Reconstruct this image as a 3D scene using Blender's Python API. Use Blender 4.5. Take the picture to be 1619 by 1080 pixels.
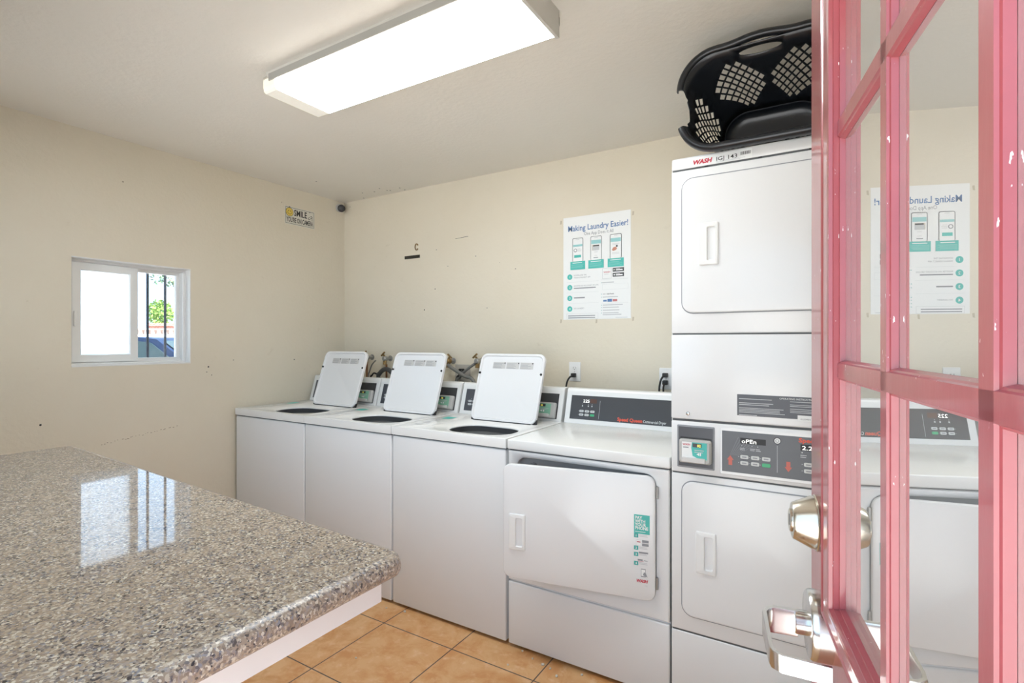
import bpy, bmesh, math, random
from math import sin, cos, pi, radians as R
from mathutils import Vector as V, Matrix as M
from mathutils.geometry import delaunay_2d_cdt

S = bpy.context.scene
for o in list(bpy.data.objects):
    bpy.data.objects.remove(o, do_unlink=True)
COL = S.collection
random.seed(7)

# ------------------------------------------------------------------ camera
YAW = R(31.4); FPX = 825.0; CAMZ = 1.34
cd = bpy.data.cameras.new('camera'); cam = bpy.data.objects.new('camera', cd); COL.objects.link(cam)
cam.location = (0, 0, CAMZ); cam.rotation_euler = (pi/2, 0, YAW)
cd.sensor_width = 36; cd.lens = FPX/1619*36; cd.clip_start = 0.02
S.camera = cam
FW = V((-sin(YAW), cos(YAW), 0)); RT = V((cos(YAW), sin(YAW), 0))
def at(px, py, Y):
    d = FW + RT*((px-809.5)/FPX) + V((0, 0, 1))*((540-py)/FPX)
    return V((0, 0, CAMZ)) + d*(Y/d.y)

# ------------------------------------------------------------------ view, world, sun
S.view_settings.view_transform = 'Standard'; S.view_settings.look = 'None'
S.view_settings.exposure = 0.0; S.view_settings.gamma = 1.0
S.view_settings.use_curve_mapping = False
LAMP = 21.5; SKY = 2.75; SUN = 42.0
w = bpy.data.worlds.new('sky'); S.world = w; w.use_nodes = True
bg = w.node_tree.nodes['Background']; bg.inputs[0].default_value = (0.58, 0.78, 1.0, 1); bg.inputs[1].default_value = SKY
sl = bpy.data.lights.new('sun', 'SUN'); sl.energy = SUN; sl.angle = R(0.6); sl.color = (1, .97, .93)
so = bpy.data.objects.new('sun', sl); COL.objects.link(so)
so.rotation_euler = V((-.6, -.04, -.8)).to_track_quat('-Z', 'Y').to_euler()
def portal(loc, rot, sx, sy):
    l = bpy.data.lights.new('daylight_portal', 'AREA'); l.shape = 'RECTANGLE'; l.size = sx; l.size_y = sy
    l.cycles.is_portal = True
    o = bpy.data.objects.new('daylight_portal', l); COL.objects.link(o); o.location = loc; o.rotation_euler = rot
portal((-.32, -.12, 1.03), (pi/2, 0, 0), .95, 2.05)         # the open doorway the camera stands in
portal((-2.125, -.10, 1.55), (pi/2, 0, 0), 1.95, 1.10)         # added front window over the counter, unseen behind the camera
portal((-3.47, 1.393, 1.493), (pi/2, 0, -pi/2), .60, .60)    # the small window

# ------------------------------------------------------------------ materials
MT = {}
def mat(name, col=(.8, .8, .8), rough=.5, metal=0., spec=.5, coat=0., emit=None, es=0.):
    if name in MT: return MT[name]
    m = bpy.data.materials.new(name); m.use_nodes = True
    b = m.node_tree.nodes['Principled BSDF']
    b.inputs['Base Color'].default_value = (*col, 1); b.inputs['Roughness'].default_value = rough
    b.inputs['Metallic'].default_value = metal; b.inputs['Specular IOR Level'].default_value = spec
    b.inputs['Coat Weight'].default_value = coat; b.inputs['Coat Roughness'].default_value = .05
    if emit:
        b.inputs['Emission Color'].default_value = (*emit, 1); b.inputs['Emission Strength'].default_value = es
    MT[name] = m; return m
def nt(m):
    return m.node_tree, m.node_tree.nodes, m.node_tree.links, m.node_tree.nodes['Principled BSDF']
def node(N, t, **kw):
    n = N.new(t)
    for k, v in kw.items():
        if k in n.inputs: n.inputs[k].default_value = v
        else: setattr(n, k, v)
    return n
def ramp(N, stops, interp='LINEAR'):
    r = N.new('ShaderNodeValToRGB'); r.color_ramp.interpolation = interp
    e = r.color_ramp.elements
    while len(e) < len(stops): e.new(.5)
    for q, (p, c) in zip(e, stops):
        q.position = p; q.color = (*c, 1) if len(c) == 3 else c
    return r
def noise(N, L, co, scale, detail=4, rough=.55, dist=0.):
    n = node(N, 'ShaderNodeTexNoise', Scale=scale, Detail=detail, Roughness=rough, Distortion=dist)
    L.new(co, n.inputs['Vector']); return n
def mix(N, L, fac, a, b, mode='MIX'):
    x = N.new('ShaderNodeMix'); x.data_type = 'RGBA'; x.blend_type = mode
    for s, v in ((0, fac), (6, a), (7, b)):
        if hasattr(v, 'links'): L.new(v, x.inputs[s])
        elif isinstance(v, (int, float)): x.inputs[s].default_value = v
        else: x.inputs[s].default_value = (*v, 1)
    return x.outputs[2]
def bump(N, L, b, h, strength, dist=.01):
    x = node(N, 'ShaderNodeBump', Strength=strength, Distance=dist)
    L.new(h, x.inputs['Height']); L.new(x.outputs[0], b.inputs['Normal'])

def wall_paint(name, c1, c2, spots=True):
    m = mat(name, c1, .75, spec=.25); t, N, L, b = nt(m)
    co = N.new('ShaderNodeTexCoord').outputs['Object']
    n1 = noise(N, L, co, 1.3, 6, .6); r1 = ramp(N, [(.35, (0, 0, 0)), (.7, (1, 1, 1))]); L.new(n1.outputs[0], r1.inputs[0])
    col = mix(N, L, r1.outputs[0], c1, c2)
    if spots:
        n2 = noise(N, L, co, 9, 8, .7, .6); r2 = ramp(N, [(.64, (0, 0, 0)), (.74, (.35, .35, .35))]); L.new(n2.outputs[0], r2.inputs[0])
        col = mix(N, L, r2.outputs[0], col, (c1[0]*.72, c1[1]*.68, c1[2]*.6))
        v = node(N, 'ShaderNodeTexVoronoi', Scale=5.5, Randomness=1.0); L.new(co, v.inputs['Vector'])
        r3 = ramp(N, [(.022, (1, 1, 1)), (.03, (0, 0, 0))]); L.new(v.outputs['Distance'], r3.inputs[0])
        n4 = noise(N, L, co, 1.1, 2); r4 = ramp(N, [(.56, (0, 0, 0)), (.62, (.6, .6, .6))]); L.new(n4.outputs[0], r4.inputs[0])
        f = mix(N, L, 1.0, r3.outputs[0], r4.outputs[0], 'MULTIPLY')
        col = mix(N, L, f, col, (.16, .10, .06))
    L.new(col, b.inputs['Base Color'])
    n3 = noise(N, L, co, 45, 3); n5 = noise(N, L, co, 6, 3)
    h = mix(N, L, .35, n3.outputs[0], n5.outputs[0]); bump(N, L, b, h, .12, .02)
    return m
WALL = wall_paint('cream_wall_paint', (.745, .68, .55), (.775, .715, .595))
CEIL = wall_paint('ceiling_paint', (.79, .75, .68), (.81, .775, .71), False)

def enamel(name, c, rough=.22):
    m = mat(name, c, rough); t, N, L, b = nt(m)
    co = N.new('ShaderNodeTexCoord').outputs['Object']
    n = noise(N, L, co, 3.0, 3); bump(N, L, b, n.outputs[0], .05, .03)
    n2 = noise(N, L, co, 220, 1); r = ramp(N, [(.3, (rough*.85,)*3), (.7, (rough*1.2,)*3)]); L.new(n2.outputs[0], r.inputs[0])
    L.new(r.outputs[0], b.inputs['Roughness'])
    return m
ENAMEL = enamel('white_enamel', (.80, .80, .80), .2)
ENTOP = enamel('white_enamel_top', (.82, .815, .795), .22)
def granite():
    m = mat('speckled_granite', (.4, .35, .3), .035, spec=.5); t, N, L, b = nt(m)
    co = N.new('ShaderNodeTexCoord').outputs['Object']
    n0 = noise(N, L, co, 120, 2); va = N.new('ShaderNodeVectorMath'); va.operation = 'MULTIPLY_ADD'
    L.new(n0.outputs['Color'], va.inputs[0]); va.inputs[1].default_value = (.006,)*3; L.new(co, va.inputs[2])
    v = node(N, 'ShaderNodeTexVoronoi', Scale=270.0); L.new(va.outputs[0], v.inputs['Vector'])
    r = ramp(N, [(0, (.045, .04, .045)), (.09, (.16, .14, .14)), (.2, (.28, .215, .165)), (.4, (.36, .285, .215)), (.58, (.31, .27, .25)),
                 (.7, (.50, .43, .34)), (.84, (.66, .60, .50)), (.95, (.25, .25, .28))], 'CONSTANT')
    sx = N.new('ShaderNodeSeparateColor'); L.new(v.outputs['Color'], sx.inputs[0]); L.new(sx.outputs[0], r.inputs[0])
    n1 = noise(N, L, co, 150, 4, .7); r1 = ramp(N, [(.575, (0, 0, 0)), (.64, (.9, .9, .9))]); L.new(n1.outputs[0], r1.inputs[0])
    c = mix(N, L, r1.outputs[0], r.outputs[0], (.08, .075, .085))
    n2 = noise(N, L, co, 26, 4); r2 = ramp(N, [(.42, (0, 0, 0)), (.7, (.5, .5, .5))]); L.new(n2.outputs[0], r2.inputs[0])
    c = mix(N, L, r2.outputs[0], c, (.46, .37, .28))
    L.new(c, b.inputs['Base Color'])
    return m
GRANITE = granite()
GRANEDGE = GRANITE.copy(); GRANEDGE.name = 'honed_granite_edge'; GRANEDGE.node_tree.nodes['Principled BSDF'].inputs['Roughness'].default_value = .32
def tiles():
    m = mat('terracotta_tile', (.7, .4, .2), .35); t, N, L, b = nt(m)
    co = N.new('ShaderNodeTexCoord').outputs['Object']
    mp = N.new('ShaderNodeMapping'); L.new(co, mp.inputs[0]); mp.inputs['Location'].default_value = (1.814, -1.803, 0)
    br = node(N, 'ShaderNodeTexBrick', Scale=1.0); br.offset = 0; br.squash = 1
    L.new(mp.outputs[0], br.inputs['Vector'])
    br.inputs['Brick Width'].default_value = .406; br.inputs['Row Height'].default_value = .406
    br.inputs['Mortar Size'].default_value = .0028; br.inputs['Mortar Smooth'].default_value = .1; br.inputs['Bias'].default_value = 0
    br.inputs['Color1'].default_value = (.70, .41, .19, 1); br.inputs['Color2'].default_value = (.75, .46, .23, 1)
    br.inputs['Mortar'].default_value = (.10, .075, .055, 1)
    n1 = noise(N, L, co, 9, 8, .65, .5); r1 = ramp(N, [(.42, (0, 0, 0)), (.62, (.85, .85, .85))]); L.new(n1.outputs[0], r1.inputs[0])
    tc = mix(N, L, r1.outputs[0], br.outputs['Color'], (.60, .27, .09))
    n2 = noise(N, L, co, 22, 6, .6); r2 = ramp(N, [(.55, (0, 0, 0)), (.75, (.5, .5, .5))]); L.new(n2.outputs[0], r2.inputs[0])
    tc = mix(N, L, r2.outputs[0], tc, (.86, .64, .42))
    c = mix(N, L, br.outputs['Fac'], tc, (.10, .075, .055)); L.new(c, b.inputs['Base Color'])
    iv = N.new('ShaderNodeInvert'); L.new(br.outputs['Fac'], iv.inputs['Color']); bump(N, L, b, iv.outputs[0], .5, .002)
    return m
TILE = tiles()
def door_paint(name='worn_red_paint'):
    m = mat(name, (.47, .06, .085), .30, spec=.5, coat=.5); t, N, L, b = nt(m)
    co = N.new('ShaderNodeTexCoord').outputs['Object']
    mp = N.new('ShaderNodeMapping'); L.new(co, mp.inputs[0]); mp.inputs['Scale'].default_value = (1, 1, .28)
    n = noise(N, L, mp.outputs[0], 230, 3, .6); r = ramp(N, [(.705, (0, 0, 0)), (.72, (1, 1, 1))]); L.new(n.outputs[0], r.inputs[0])
    n2 = noise(N, L, co, 7, 5); r2 = ramp(N, [(.35, (0, 0, 0)), (.7, (1, 1, 1))]); L.new(n2.outputs[0], r2.inputs[0])
    c = mix(N, L, r2.outputs[0], (.30, .052, .060), (.36, .075, .085))
    c = mix(N, L, r.outputs[0], c, (.8, .74, .72)); L.new(c, b.inputs['Base Color'])
    n3 = noise(N, L, mp.outputs[0], 60, 3); bump(N, L, b, n3.outputs[0], .08, .003)
    return m
RED = door_paint()
def pane_glass(name, ior=1.5, tint=(1, 1, 1), haze=0):
    if name in MT: return MT[name]
    m = bpy.data.materials.new(name); m.use_nodes = True; N = m.node_tree.nodes; L = m.node_tree.links
    for n in list(N): N.remove(n)
    o = N.new('ShaderNodeOutputMaterial'); f = node(N, 'ShaderNodeFresnel', IOR=ior)
    tr = N.new('ShaderNodeBsdfTransparent'); tr.inputs[0].default_value = (*tint, 1)
    g = N.new('ShaderNodeBsdfGlossy'); g.inputs['Roughness'].default_value = .0
    x = N.new('ShaderNodeMixShader'); L.new(f.outputs[0], x.inputs[0]); L.new(tr.outputs[0], x.inputs[1]); L.new(g.outputs[0], x.inputs[2])
    if haze:  # pale diffuse share paints a hazy veil of light over the glass
        d = N.new('ShaderNodeBsdfDiffuse'); d.inputs[0].default_value = (.84, .81, .75, 1)
        y = N.new('ShaderNodeMixShader'); y.inputs[0].default_value = haze; L.new(x.outputs[0], y.inputs[1]); L.new(d.outputs[0], y.inputs[2]); x = y
    L.new(x.outputs[0], o.inputs[0]); MT[name] = m; return m
DGLASS = pane_glass('door_glass', 1.6, (.93, .95, .95), .12); WGLASS = pane_glass('window_glass', 1.45, (.97, .985, 1))
def frosted():
    m = bpy.data.materials.new('frosted_glass'); m.use_nodes = True; N = m.node_tree.nodes; L = m.node_tree.links
    for n in list(N): N.remove(n)
    o = N.new('ShaderNodeOutputMaterial'); t = N.new('ShaderNodeBsdfTranslucent'); t.inputs[0].default_value = (.92, .96, 1, 1)
    r = N.new('ShaderNodeBsdfRefraction'); r.inputs['IOR'].default_value = 1.02; r.inputs['Roughness'].default_value = .5
    x = N.new('ShaderNodeMixShader'); x.inputs[0].default_value = .4; L.new(t.outputs[0], x.inputs[1]); L.new(r.outputs[0], x.inputs[2]); L.new(x.outputs[0], o.inputs[0]); return m
FROST = frosted()
WHITE = mat('white_vinyl', (.82, .82, .80), .35)
PLASTIC = mat('white_plastic', (.83, .83, .82), .3)
PLASTER = mat('white_plaster', (.80, .77, .74), .7, spec=.2)
DARK = mat('charcoal_panel', (.055, .055, .058), .3)
DARK2 = mat('slate_panel', (.075, .078, .09), .35)
BLACK = mat('black_rubber', (.012, .012, .013), .5)
GAP = mat('dark_gap', (.10, .105, .11), .6)
GREYP = mat('grey_plastic', (.50, .49, .47), .4)
LGREY = mat('light_grey_print', (.55, .56, .57), .5)
MGREY = mat('mid_grey_print', (.28, .29, .31), .5)
INK = mat('black_ink', (.02, .02, .022), .5)
PAPER = mat('white_paper', (.86, .87, .86), .55)
TEAL = mat('teal_print', (.07, .50, .44), .45)
TEAL2 = mat('teal_dark_print', (.05, .40, .37), .45)
BLUE = mat('blue_print', (.09, .20, .42), .45)
REDP = mat('red_print', (.55, .04, .07), .45)
ORED = mat('orange_red_print', (.75, .10, .05), .45)
GREEN = mat('green_button', (.06, .45, .20), .4)
CREAMP = mat('cream_print', (.62, .55, .42), .45)
YEL = mat('yellow_print', (.80, .60, .12), .45)
DIGIT = mat('lit_digits', (.9, .9, .88), .4, emit=(1, .98, .92), es=.9)
YDIG = mat('yellow_digits', (.8, .7, .1), .4, emit=(1, .85, .15), es=.8)
CHROME = mat('satin_steel', (.66, .65, .63), .22, 1.0)
NICKEL = mat('satin_nickel', (.60, .56, .48), .24, 1.0)
STEEL = mat('drum_steel', (.40, .41, .41), .35, .9)
GALV = mat('galvanized_metal', (.42, .42, .41), .45, .8)
BRASS = mat('aged_brass', (.30, .20, .085), .4, .85)
COPPER = mat('copper_pipe', (.30, .15, .075), .42, .85)
HOSE = mat('grey_hose', (.20, .20, .19), .5)
RIBH = mat('ribbed_drain_hose', (.085, .087, .085), .5)
BASKET = mat('black_plastic', (.012, .014, .018), .28)
LENS = mat('lamp_lens', (.9, .9, .88), .4, emit=(.90, .965, 1.0), es=LAMP)
LEND = mat('lamp_lens_end', (.85, .83, .76), .4, emit=(1, .93, .80), es=.25)
LSIDE = mat('lamp_lens_side', (.9, .9, .86), .4, emit=(1, .97, .90), es=4.0)
LMETAL = mat('lamp_housing', (.62, .60, .55), .5)

# ------------------------------------------------------------------ mesh builder
class MB:
    def __init__(s): s.bm = bmesh.new(); s.mats = []; s.mi = 0
    def use(s, m):
        if m not in s.mats: s.mats.append(m)
        s.mi = s.mats.index(m); return s
    def _done(s, fs):
        for f in fs: f.material_index = s.mi
    def box(s, x0, x1, y0, y1, z0, z1, r=0, seg=2, T=None):
        b = bmesh.new()
        bmesh.ops.create_cube(b, size=1, matrix=M.Translation(((x0+x1)/2, (y0+y1)/2, (z0+z1)/2)) @ M.Diagonal((abs(x1-x0), abs(y1-y0), abs(z1-z0), 1)))
        if r: bmesh.ops.bevel(b, geom=list(b.edges), offset=r, segments=seg, profile=.5, affect='EDGES')
        s.merge(b, T); return s
    def merge(s, b, T=None):
        b.verts.index_update(); vs = [s.bm.verts.new((T @ v.co) if T else v.co) for v in b.verts]; fs = []
        for f in b.faces:
            try: fs.append(s.bm.faces.new([vs[v.index] for v in f.verts]))
            except ValueError: pass
        s._done(fs); b.free()
    def raw(s, verts, faces, T=None):
        vs = [s.bm.verts.new((T @ V(v)) if T else V(v)) for v in verts]; fs = []
        for f in faces:
            try: fs.append(s.bm.faces.new([vs[i] for i in f]))
            except ValueError: pass
        s._done(fs); return s
    def loft(s, loops, cap0=False, cap1=False, closed=True, T=None):
        n = len(loops[0]); vs = [p for l in loops for p in l]; fs = []
        for k in range(len(loops)-1):
            for i in range(n if closed else n-1):
                j = (i+1) % n; fs.append((k*n+i, k*n+j, (k+1)*n+j, (k+1)*n+i))
        if cap0: fs.append(tuple(range(n))[::-1])
        if cap1: fs.append(tuple((len(loops)-1)*n+i for i in range(n)))
        return s.raw(vs, fs, T)
    def tube(s, path, r, n=10, cap=True, T=None, ribs=None):
        P = [V(p) for p in path]; loops = []; up = None
        for i, p in enumerate(P):
            d = (P[min(i+1, len(P)-1)]-P[max(i-1, 0)]).normalized()
            if up is None: up = d.orthogonal().normalized()
            up = (up-d*up.dot(d)); up = up.normalized() if up.length > 1e-6 else d.orthogonal().normalized()
            q = d.cross(up); rr = r[i] if isinstance(r, (list, tuple)) else r
            if ribs: rr *= (1 if i % 2 else ribs)
            loops.append([p+(up*cos(2*pi*k/n)+q*sin(2*pi*k/n))*rr for k in range(n)])
        return s.loft(loops, cap, cap, T=T)
    def lathe(s, prof, n=24, T=None, cap0=True, cap1=True):
        return s.loft([[(r*cos(2*pi*k/n), r*sin(2*pi*k/n), z) for k in range(n)] for r, z in prof], cap0, cap1, T=T)
    def rect(s, x0, x1, y0, y1, z=0, T=None): return s.raw([(x0, y0, z), (x1, y0, z), (x1, y1, z), (x0, y1, z)], [(0, 1, 2, 3)], T)
    def disc(s, x, y, r, z=0, n=20, T=None): return s.raw([(x+r*cos(2*pi*k/n), y+r*sin(2*pi*k/n), z) for k in range(n)], [tuple(range(n))], T)
    def text(s, body, x, y, size, z=0, T=None, bold=0, shear=0, align='LEFT', sx=1.0, squeeze=None):
        vs, fs = text_geo(body, bold, shear, align)
        if squeeze:
            ws = [v[0] for v in vs]; sx = squeeze/(max(ws)-min(ws))/size
        return s.raw([(x+v[0]*size*sx, y+v[1]*size, z) for v in vs], fs, T)
    def lines(s, x0, x1, ys, h, z=0, T=None, jit=.25):
        for q in ys: s.rect(x0, x1-(x1-x0)*random.random()*jit, q-h/2, q+h/2, z, T)
        return s
    def build(s, name, m=None, parent=None, smooth=False, angle=35):
        if m is not None and not s.mats: s.mats = [m]
        bmesh.ops.recalc_face_normals(s.bm, faces=s.bm.faces)
        me = bpy.data.meshes.new(name); s.bm.to_mesh(me); s.bm.free()
        for q in s.mats: me.materials.append(q)
        if smooth:
            for p in me.polygons: p.use_smooth = True
            try: me.set_sharp_from_angle(angle=R(angle))
            except Exception: pass
        o = bpy.data.objects.new(name, me); COL.objects.link(o)
        if parent: o.parent = parent
        return o
_tc = {}
def text_geo(body, bold, shear, align):
    k = (body, bold, shear, align)
    if k not in _tc:
        c = bpy.data.curves.new('t', 'FONT'); c.body = body; c.size = 1; c.offset = bold; c.shear = shear; c.align_x = align
        c.resolution_u = 2
        o = bpy.data.objects.new('t', c); COL.objects.link(o)
        me = bpy.data.meshes.new_from_object(o.evaluated_get(bpy.context.evaluated_depsgraph_get()))
        _tc[k] = ([tuple(v.co) for v in me.vertices], [tuple(p.vertices) for p in me.polygons])
        bpy.data.objects.remove(o); bpy.data.curves.remove(c); bpy.data.meshes.remove(me)
    return _tc[k]
def frame(origin, x, y):
    x = V(x).normalized(); y = V(y).normalized(); z = x.cross(y)
    m = M((x, y, z)).transposed().to_4x4(); m.translation = V(origin); return m
def front(x, y, z): return frame((x, y, z), (1, 0, 0), (0, 0, 1))     # a face looking towards -Y, local z pointing out
def rrect(x0, x1, y0, y1, r, n=6):
    out = []
    for cx, cy, a in ((x1-r, y1-r, 0), (x0+r, y1-r, 90), (x0+r, y0+r, 180), (x1-r, y0+r, 270)):
        for k in range(n+1):
            t = R(a+90*k/n); out.append((cx+r*cos(t), cy+r*sin(t)))
    return out
def crect(x0, x1, y0, y1, n=6): return [p for p in ((x1, y1), (x0, y1), (x0, y0), (x1, y0)) for _ in range(n+1)]
def z3(l, z): return [(p[0], p[1], z) for p in l]
def empty(name, label, cat, loc=(0, 0, 0), rz=0, group=None):
    o = bpy.data.objects.new(name, None); COL.objects.link(o); o.location = loc; o.rotation_euler = (0, 0, rz)
    o.empty_display_size = .05; tag(o, label, cat, group); return o
def tag(o, label=None, cat=None, group=None, kind=None):
    if label: o['label'] = label
    if cat: o['category'] = cat
    if group: o['group'] = group
    if kind: o['kind'] = kind
    return o
def struct(o): o['kind'] = 'structure'; return o
def copy_tree(o, parent=None):
    c = o.copy(); COL.objects.link(c)
    if parent: c.parent = parent
    for ch in list(o.children): copy_tree(ch, c)
    return c
def rplate(m, x0, x1, y0, y1, z0, z1, r, e=.002, T=None):       # rounded plate with a softened front edge
    return m.loft([z3(rrect(x0, x1, y0, y1, r), z0), z3(rrect(x0, x1, y0, y1, r), z1-e), z3(rrect(x0+e*.3, x1-e*.3, y0+e*.3, y1-e*.3, r-e*.3), z1-e*.3), z3(rrect(x0+e, x1-e, y0+e, y1-e, max(r-e, .0005)), z1)], True, True, T=T)

# ------------------------------------------------------------------ room shell
XL, XR, YB, YF, ZC = -3.31, .32, 2.857, .03, 2.444
struct(MB().box(XL-.15, XR+.12, YF-.12, YB+.12, -.12, 0).build('floor', TILE))
struct(MB().box(XL-.15, XR+.12, YF-.12, YB+.12, ZC, ZC+.2).build('ceiling', CEIL))
def wall_with_hole(name, T, x0, x1, z0, z1, hx0, hx1, hz0, hz1, th, m):   # local x along, y up, z thickness
    b = MB()
    o = crect(x0, x1, z0, z1, 0); h = crect(hx0, hx1, hz0, hz1, 0)
    b.loft([z3(o, 0), z3(h, 0), z3(h, -th), z3(o, -th), z3(o, 0)], T=T)
    return struct(b.build(name, m))
TL = frame((XL, 0, 0), (0, 1, 0), (0, 0, 1))
WY0, WY1, WZ0, WZ1 = 1.103, 1.684, 1.208, 1.778
wall_with_hole('wall_left', TL, YF, YB, 0, ZC, WY0, WY1, WZ0, WZ1, .15, WALL)
struct(MB().box(XL-.15, XR+.12, YB, YB+.12, 0, ZC).build('wall_back', WALL))
struct(MB().box(XR, XR+.12, YF, YB, 0, ZC).build('wall_right', WALL))
# front wall with the doorway the camera stands in
DX0, DX1, DZ = -.80, .150, 2.06
FX0, FX1, FZ0, FZ1 = -3.10, -1.15, 1.0, 2.10
b = MB(); b.box(FX1, DX0, YF-.12, YF, 0, ZC).box(XL-.15, FX0, YF-.12, YF, 0, ZC).box(FX0, FX1, YF-.12, YF, 0, FZ0).box(FX0, FX1, YF-.12, YF, FZ1, ZC); b.box(DX1, XR+.12, YF-.12, YF, 0, ZC); b.box(DX0, DX1, YF-.12, YF, DZ, ZC)
struct(b.build('wall_front', WALL))

# ------------------------------------------------------------------ window
win = bpy.data.objects.new('window_1', None); COL.objects.link(win); win.location = (XL, (WY0+WY1)/2, WZ0); struct(win)
Wi = M.Translation(V((-XL, -(WY0+WY1)/2, -WZ0)))
def wring(m, y0, y1, z0, z1, wd, x0, x1, e=.004):
    T = Wi @ frame((0, 0, 0), (0, 1, 0), (0, 0, 1))
    o = crect(y0, y1, z0, z1, 0); i = crect(y0+wd, y1-wd, z0+wd, z1-wd, 0); i2 = crect(y0+wd-e, y1-wd+e, z0+wd-e, z1-wd+e, 0)
    m.loft([z3(o, x0), z3(o, x1), z3(i2, x1), z3(i, x1-e), z3(i, x0), z3(o, x0)], T=T)
f = MB(); wring(f, WY0+.001, WY1-.001, WZ0+.001, WZ1-.001, .018, XL-.125, XL-.05)
f.box(XL-.075, XL-.07, WY0+.02, WY1-.02, WZ0+.018, WZ0+.03, T=Wi); f.build('window_frame', WHITE, win)
f = MB(); f.use(WHITE)
for a in ((XL-.048, XL+.002, WY0, WY1, WZ0-.0, WZ0+.006), (XL-.05, XL+.002, WY0, WY1, WZ1-.004, WZ1), (XL-.05, XL+.001, WY1-.004, WY1, WZ0+.006, WZ1-.004)):
    f.box(*a, T=Wi)
f.build('reveal_trim', WHITE, win)
SM = 1.408
sf = MB(); wring(sf, WY0+.020, SM+.018, WZ0+.022, WZ1-.022, .040, XL-.085, XL-.055); s1 = sf.build('sliding_sash', WHITE, win)
MB().box(XL-.072, XL-.068, WY0+.058, SM-.02, WZ0+.06, WZ1-.06, T=Wi).build('glass_pane', FROST, s1)
MB().box(XL-.055, XL-.045, WY0+.026, WY0+.036, 1.42, 1.50, .003, T=Wi).build('latch', WHITE, s1)
sf = MB(); wring(sf, SM-.022, WY1-.016, WZ0+.018, WZ1-.018, .020, XL-.120, XL-.092); s2 = sf.build('fixed_sash', WHITE, win)
MB().box(XL-.108, XL-.104, SM-.004, WY1-.034, WZ0+.036, WZ1-.036, T=Wi).build('glass_pane', WGLASS, s2)
w2 = bpy.data.objects.new('added_window', None); COL.objects.link(w2); w2.location = (FX0, YF, FZ0); struct(w2)  # unseen window added for light on the left, suggested by bluish washer fronts
m = MB(); fw_, fh_ = FX1-FX0, FZ1-FZ0
for a in ((0, fw_, 0, .045), (0, fw_, fh_-.045, fh_), (0, .045, .045, fh_-.045), (fw_-.045, fw_, .045, fh_-.045), (fw_/2-.025, fw_/2+.025, .045, fh_-.045)): m.box(a[0], a[1], -.09, -.04, a[2], a[3])
m.build('window_frame', WHITE, w2)
for a in ((.045, fw_/2-.025), (fw_/2+.025, fw_-.045)): MB().box(a[0], a[1], -.067, -.063, .045, fh_-.045).build('glass_pane', WGLASS, w2)
# security bars outside
gr = empty('window_grille', 'dark vertical security bars fixed outside the small sliding window', 'window grille', (XL-.17, 1.4, 1.15))
IRON = mat('dark_iron', (.03, .04, .06), .5)
for k in range(7):
    y = 1.155+k*.0975
    MB().tube([(-.045, y-1.4, -.03), (-.045, y-1.4, .72)], .0075, 8).build('bar', IRON, gr)
for z in (0, .69): MB().box(-.055, -.035, -.36, .42, z-.008, z+.008).build('rail', IRON, gr)
for y in (-.35, .41):
    for z in (0, .69): MB().box(-.05, .02, y-.008, y+.008, z-.008, z+.008).build('bracket', IRON, gr)

# ------------------------------------------------------------------ outdoors
CONC = mat('pale_concrete', (.40, .395, .385), .85)
struct(MB().box(-45, 25, -30, 45, -.35, -.13).build('ground', CONC))
def place(px, D): return FW*D + RT*((px-809.5)/FPX*D)
def rtz(): return YAW
STUC = mat('white_stucco', (.78, .77, .74), .85)
p = place(150, 17)
bw = empty('boundary_wall', 'white boundary wall with pierced top course beyond the parked car', 'wall', (p.x, p.y, -.14), YAW)
MB().box(-9, 9, 0, .2, 0, 1.72).build('wall_body', STUC, bw)
t = MB()
for k in range(90): t.box(-9+k*.2, -9+k*.2+.11, .03, .17, 1.72, 1.86)
t.box(-9, 9, .01, .19, 1.86, 1.91); t.build('pierced_course', mat('course_stucco', (.55, .42, .36), .85), bw)
p = place(262, 21)
br = empty('brick_planter', 'red brick planter wall seen above the white boundary wall', 'planter', (p.x, p.y, -.14), YAW)
def brick():
    m = mat('red_brick', (.4, .13, .08), .85); t, N, L, b_ = nt(m)
    co = N.new('ShaderNodeTexCoord').outputs['Object']; bt = node(N, 'ShaderNodeTexBrick', Scale=4.0)
    mp = N.new('ShaderNodeMapping'); mp.inputs['Rotation'].default_value = (pi/2, 0, 0); L.new(co, mp.inputs[0]); L.new(mp.outputs[0], bt.inputs[0])
    bt.inputs['Color1'].default_value = (.36, .10, .06, 1); bt.inputs['Color2'].default_value = (.45, .17, .11, 1); bt.inputs['Mortar'].default_value = (.4, .36, .32, 1)
    L.new(bt.outputs[0], b_.inputs['Base Color']); return m
bk = brick(); MB().box(-.7, 1.8, 0, .5, 0, 2.1).build('brick_body', bk, br); MB().box(-.75, 1.85, -.05, .55, 2.1, 2.22).build('coping', bk, br)
def foliage(name, n, rx, ry, rz, size, m, parent, c=(0, 0, 0)):
    f = MB()
    for _ in range(n):
        d = V((random.gauss(0, 1), random.gauss(0, 1), random.gauss(0, 1))).normalized()*(.45+.55*random.random())
        q = V((d.x*rx+c[0], d.y*ry+c[1], d.z*rz+c[2]))
        a = V((random.gauss(0, 1), random.gauss(0, 1), random.gauss(0, 1))).normalized()*size; bb = a.orthogonal().normalized()*size*.45
        f.raw([q-a, q+bb, q+a, q-bb], [(0, 1, 2, 3)])
    return f.build(name, m, parent)
LEAF = mat('leaf_green', (.13, .24, .045), .6); LEAF2 = mat('tree_leaf_green', (.05, .10, .05), .6); BARK = mat('bark', (.10, .07, .05), .9)
p = place(250, 22.6)
sh = empty('shrub', 'bright green shrub growing behind the red brick planter wall', 'shrub', (p.x, p.y+.1, -.14))
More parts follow.
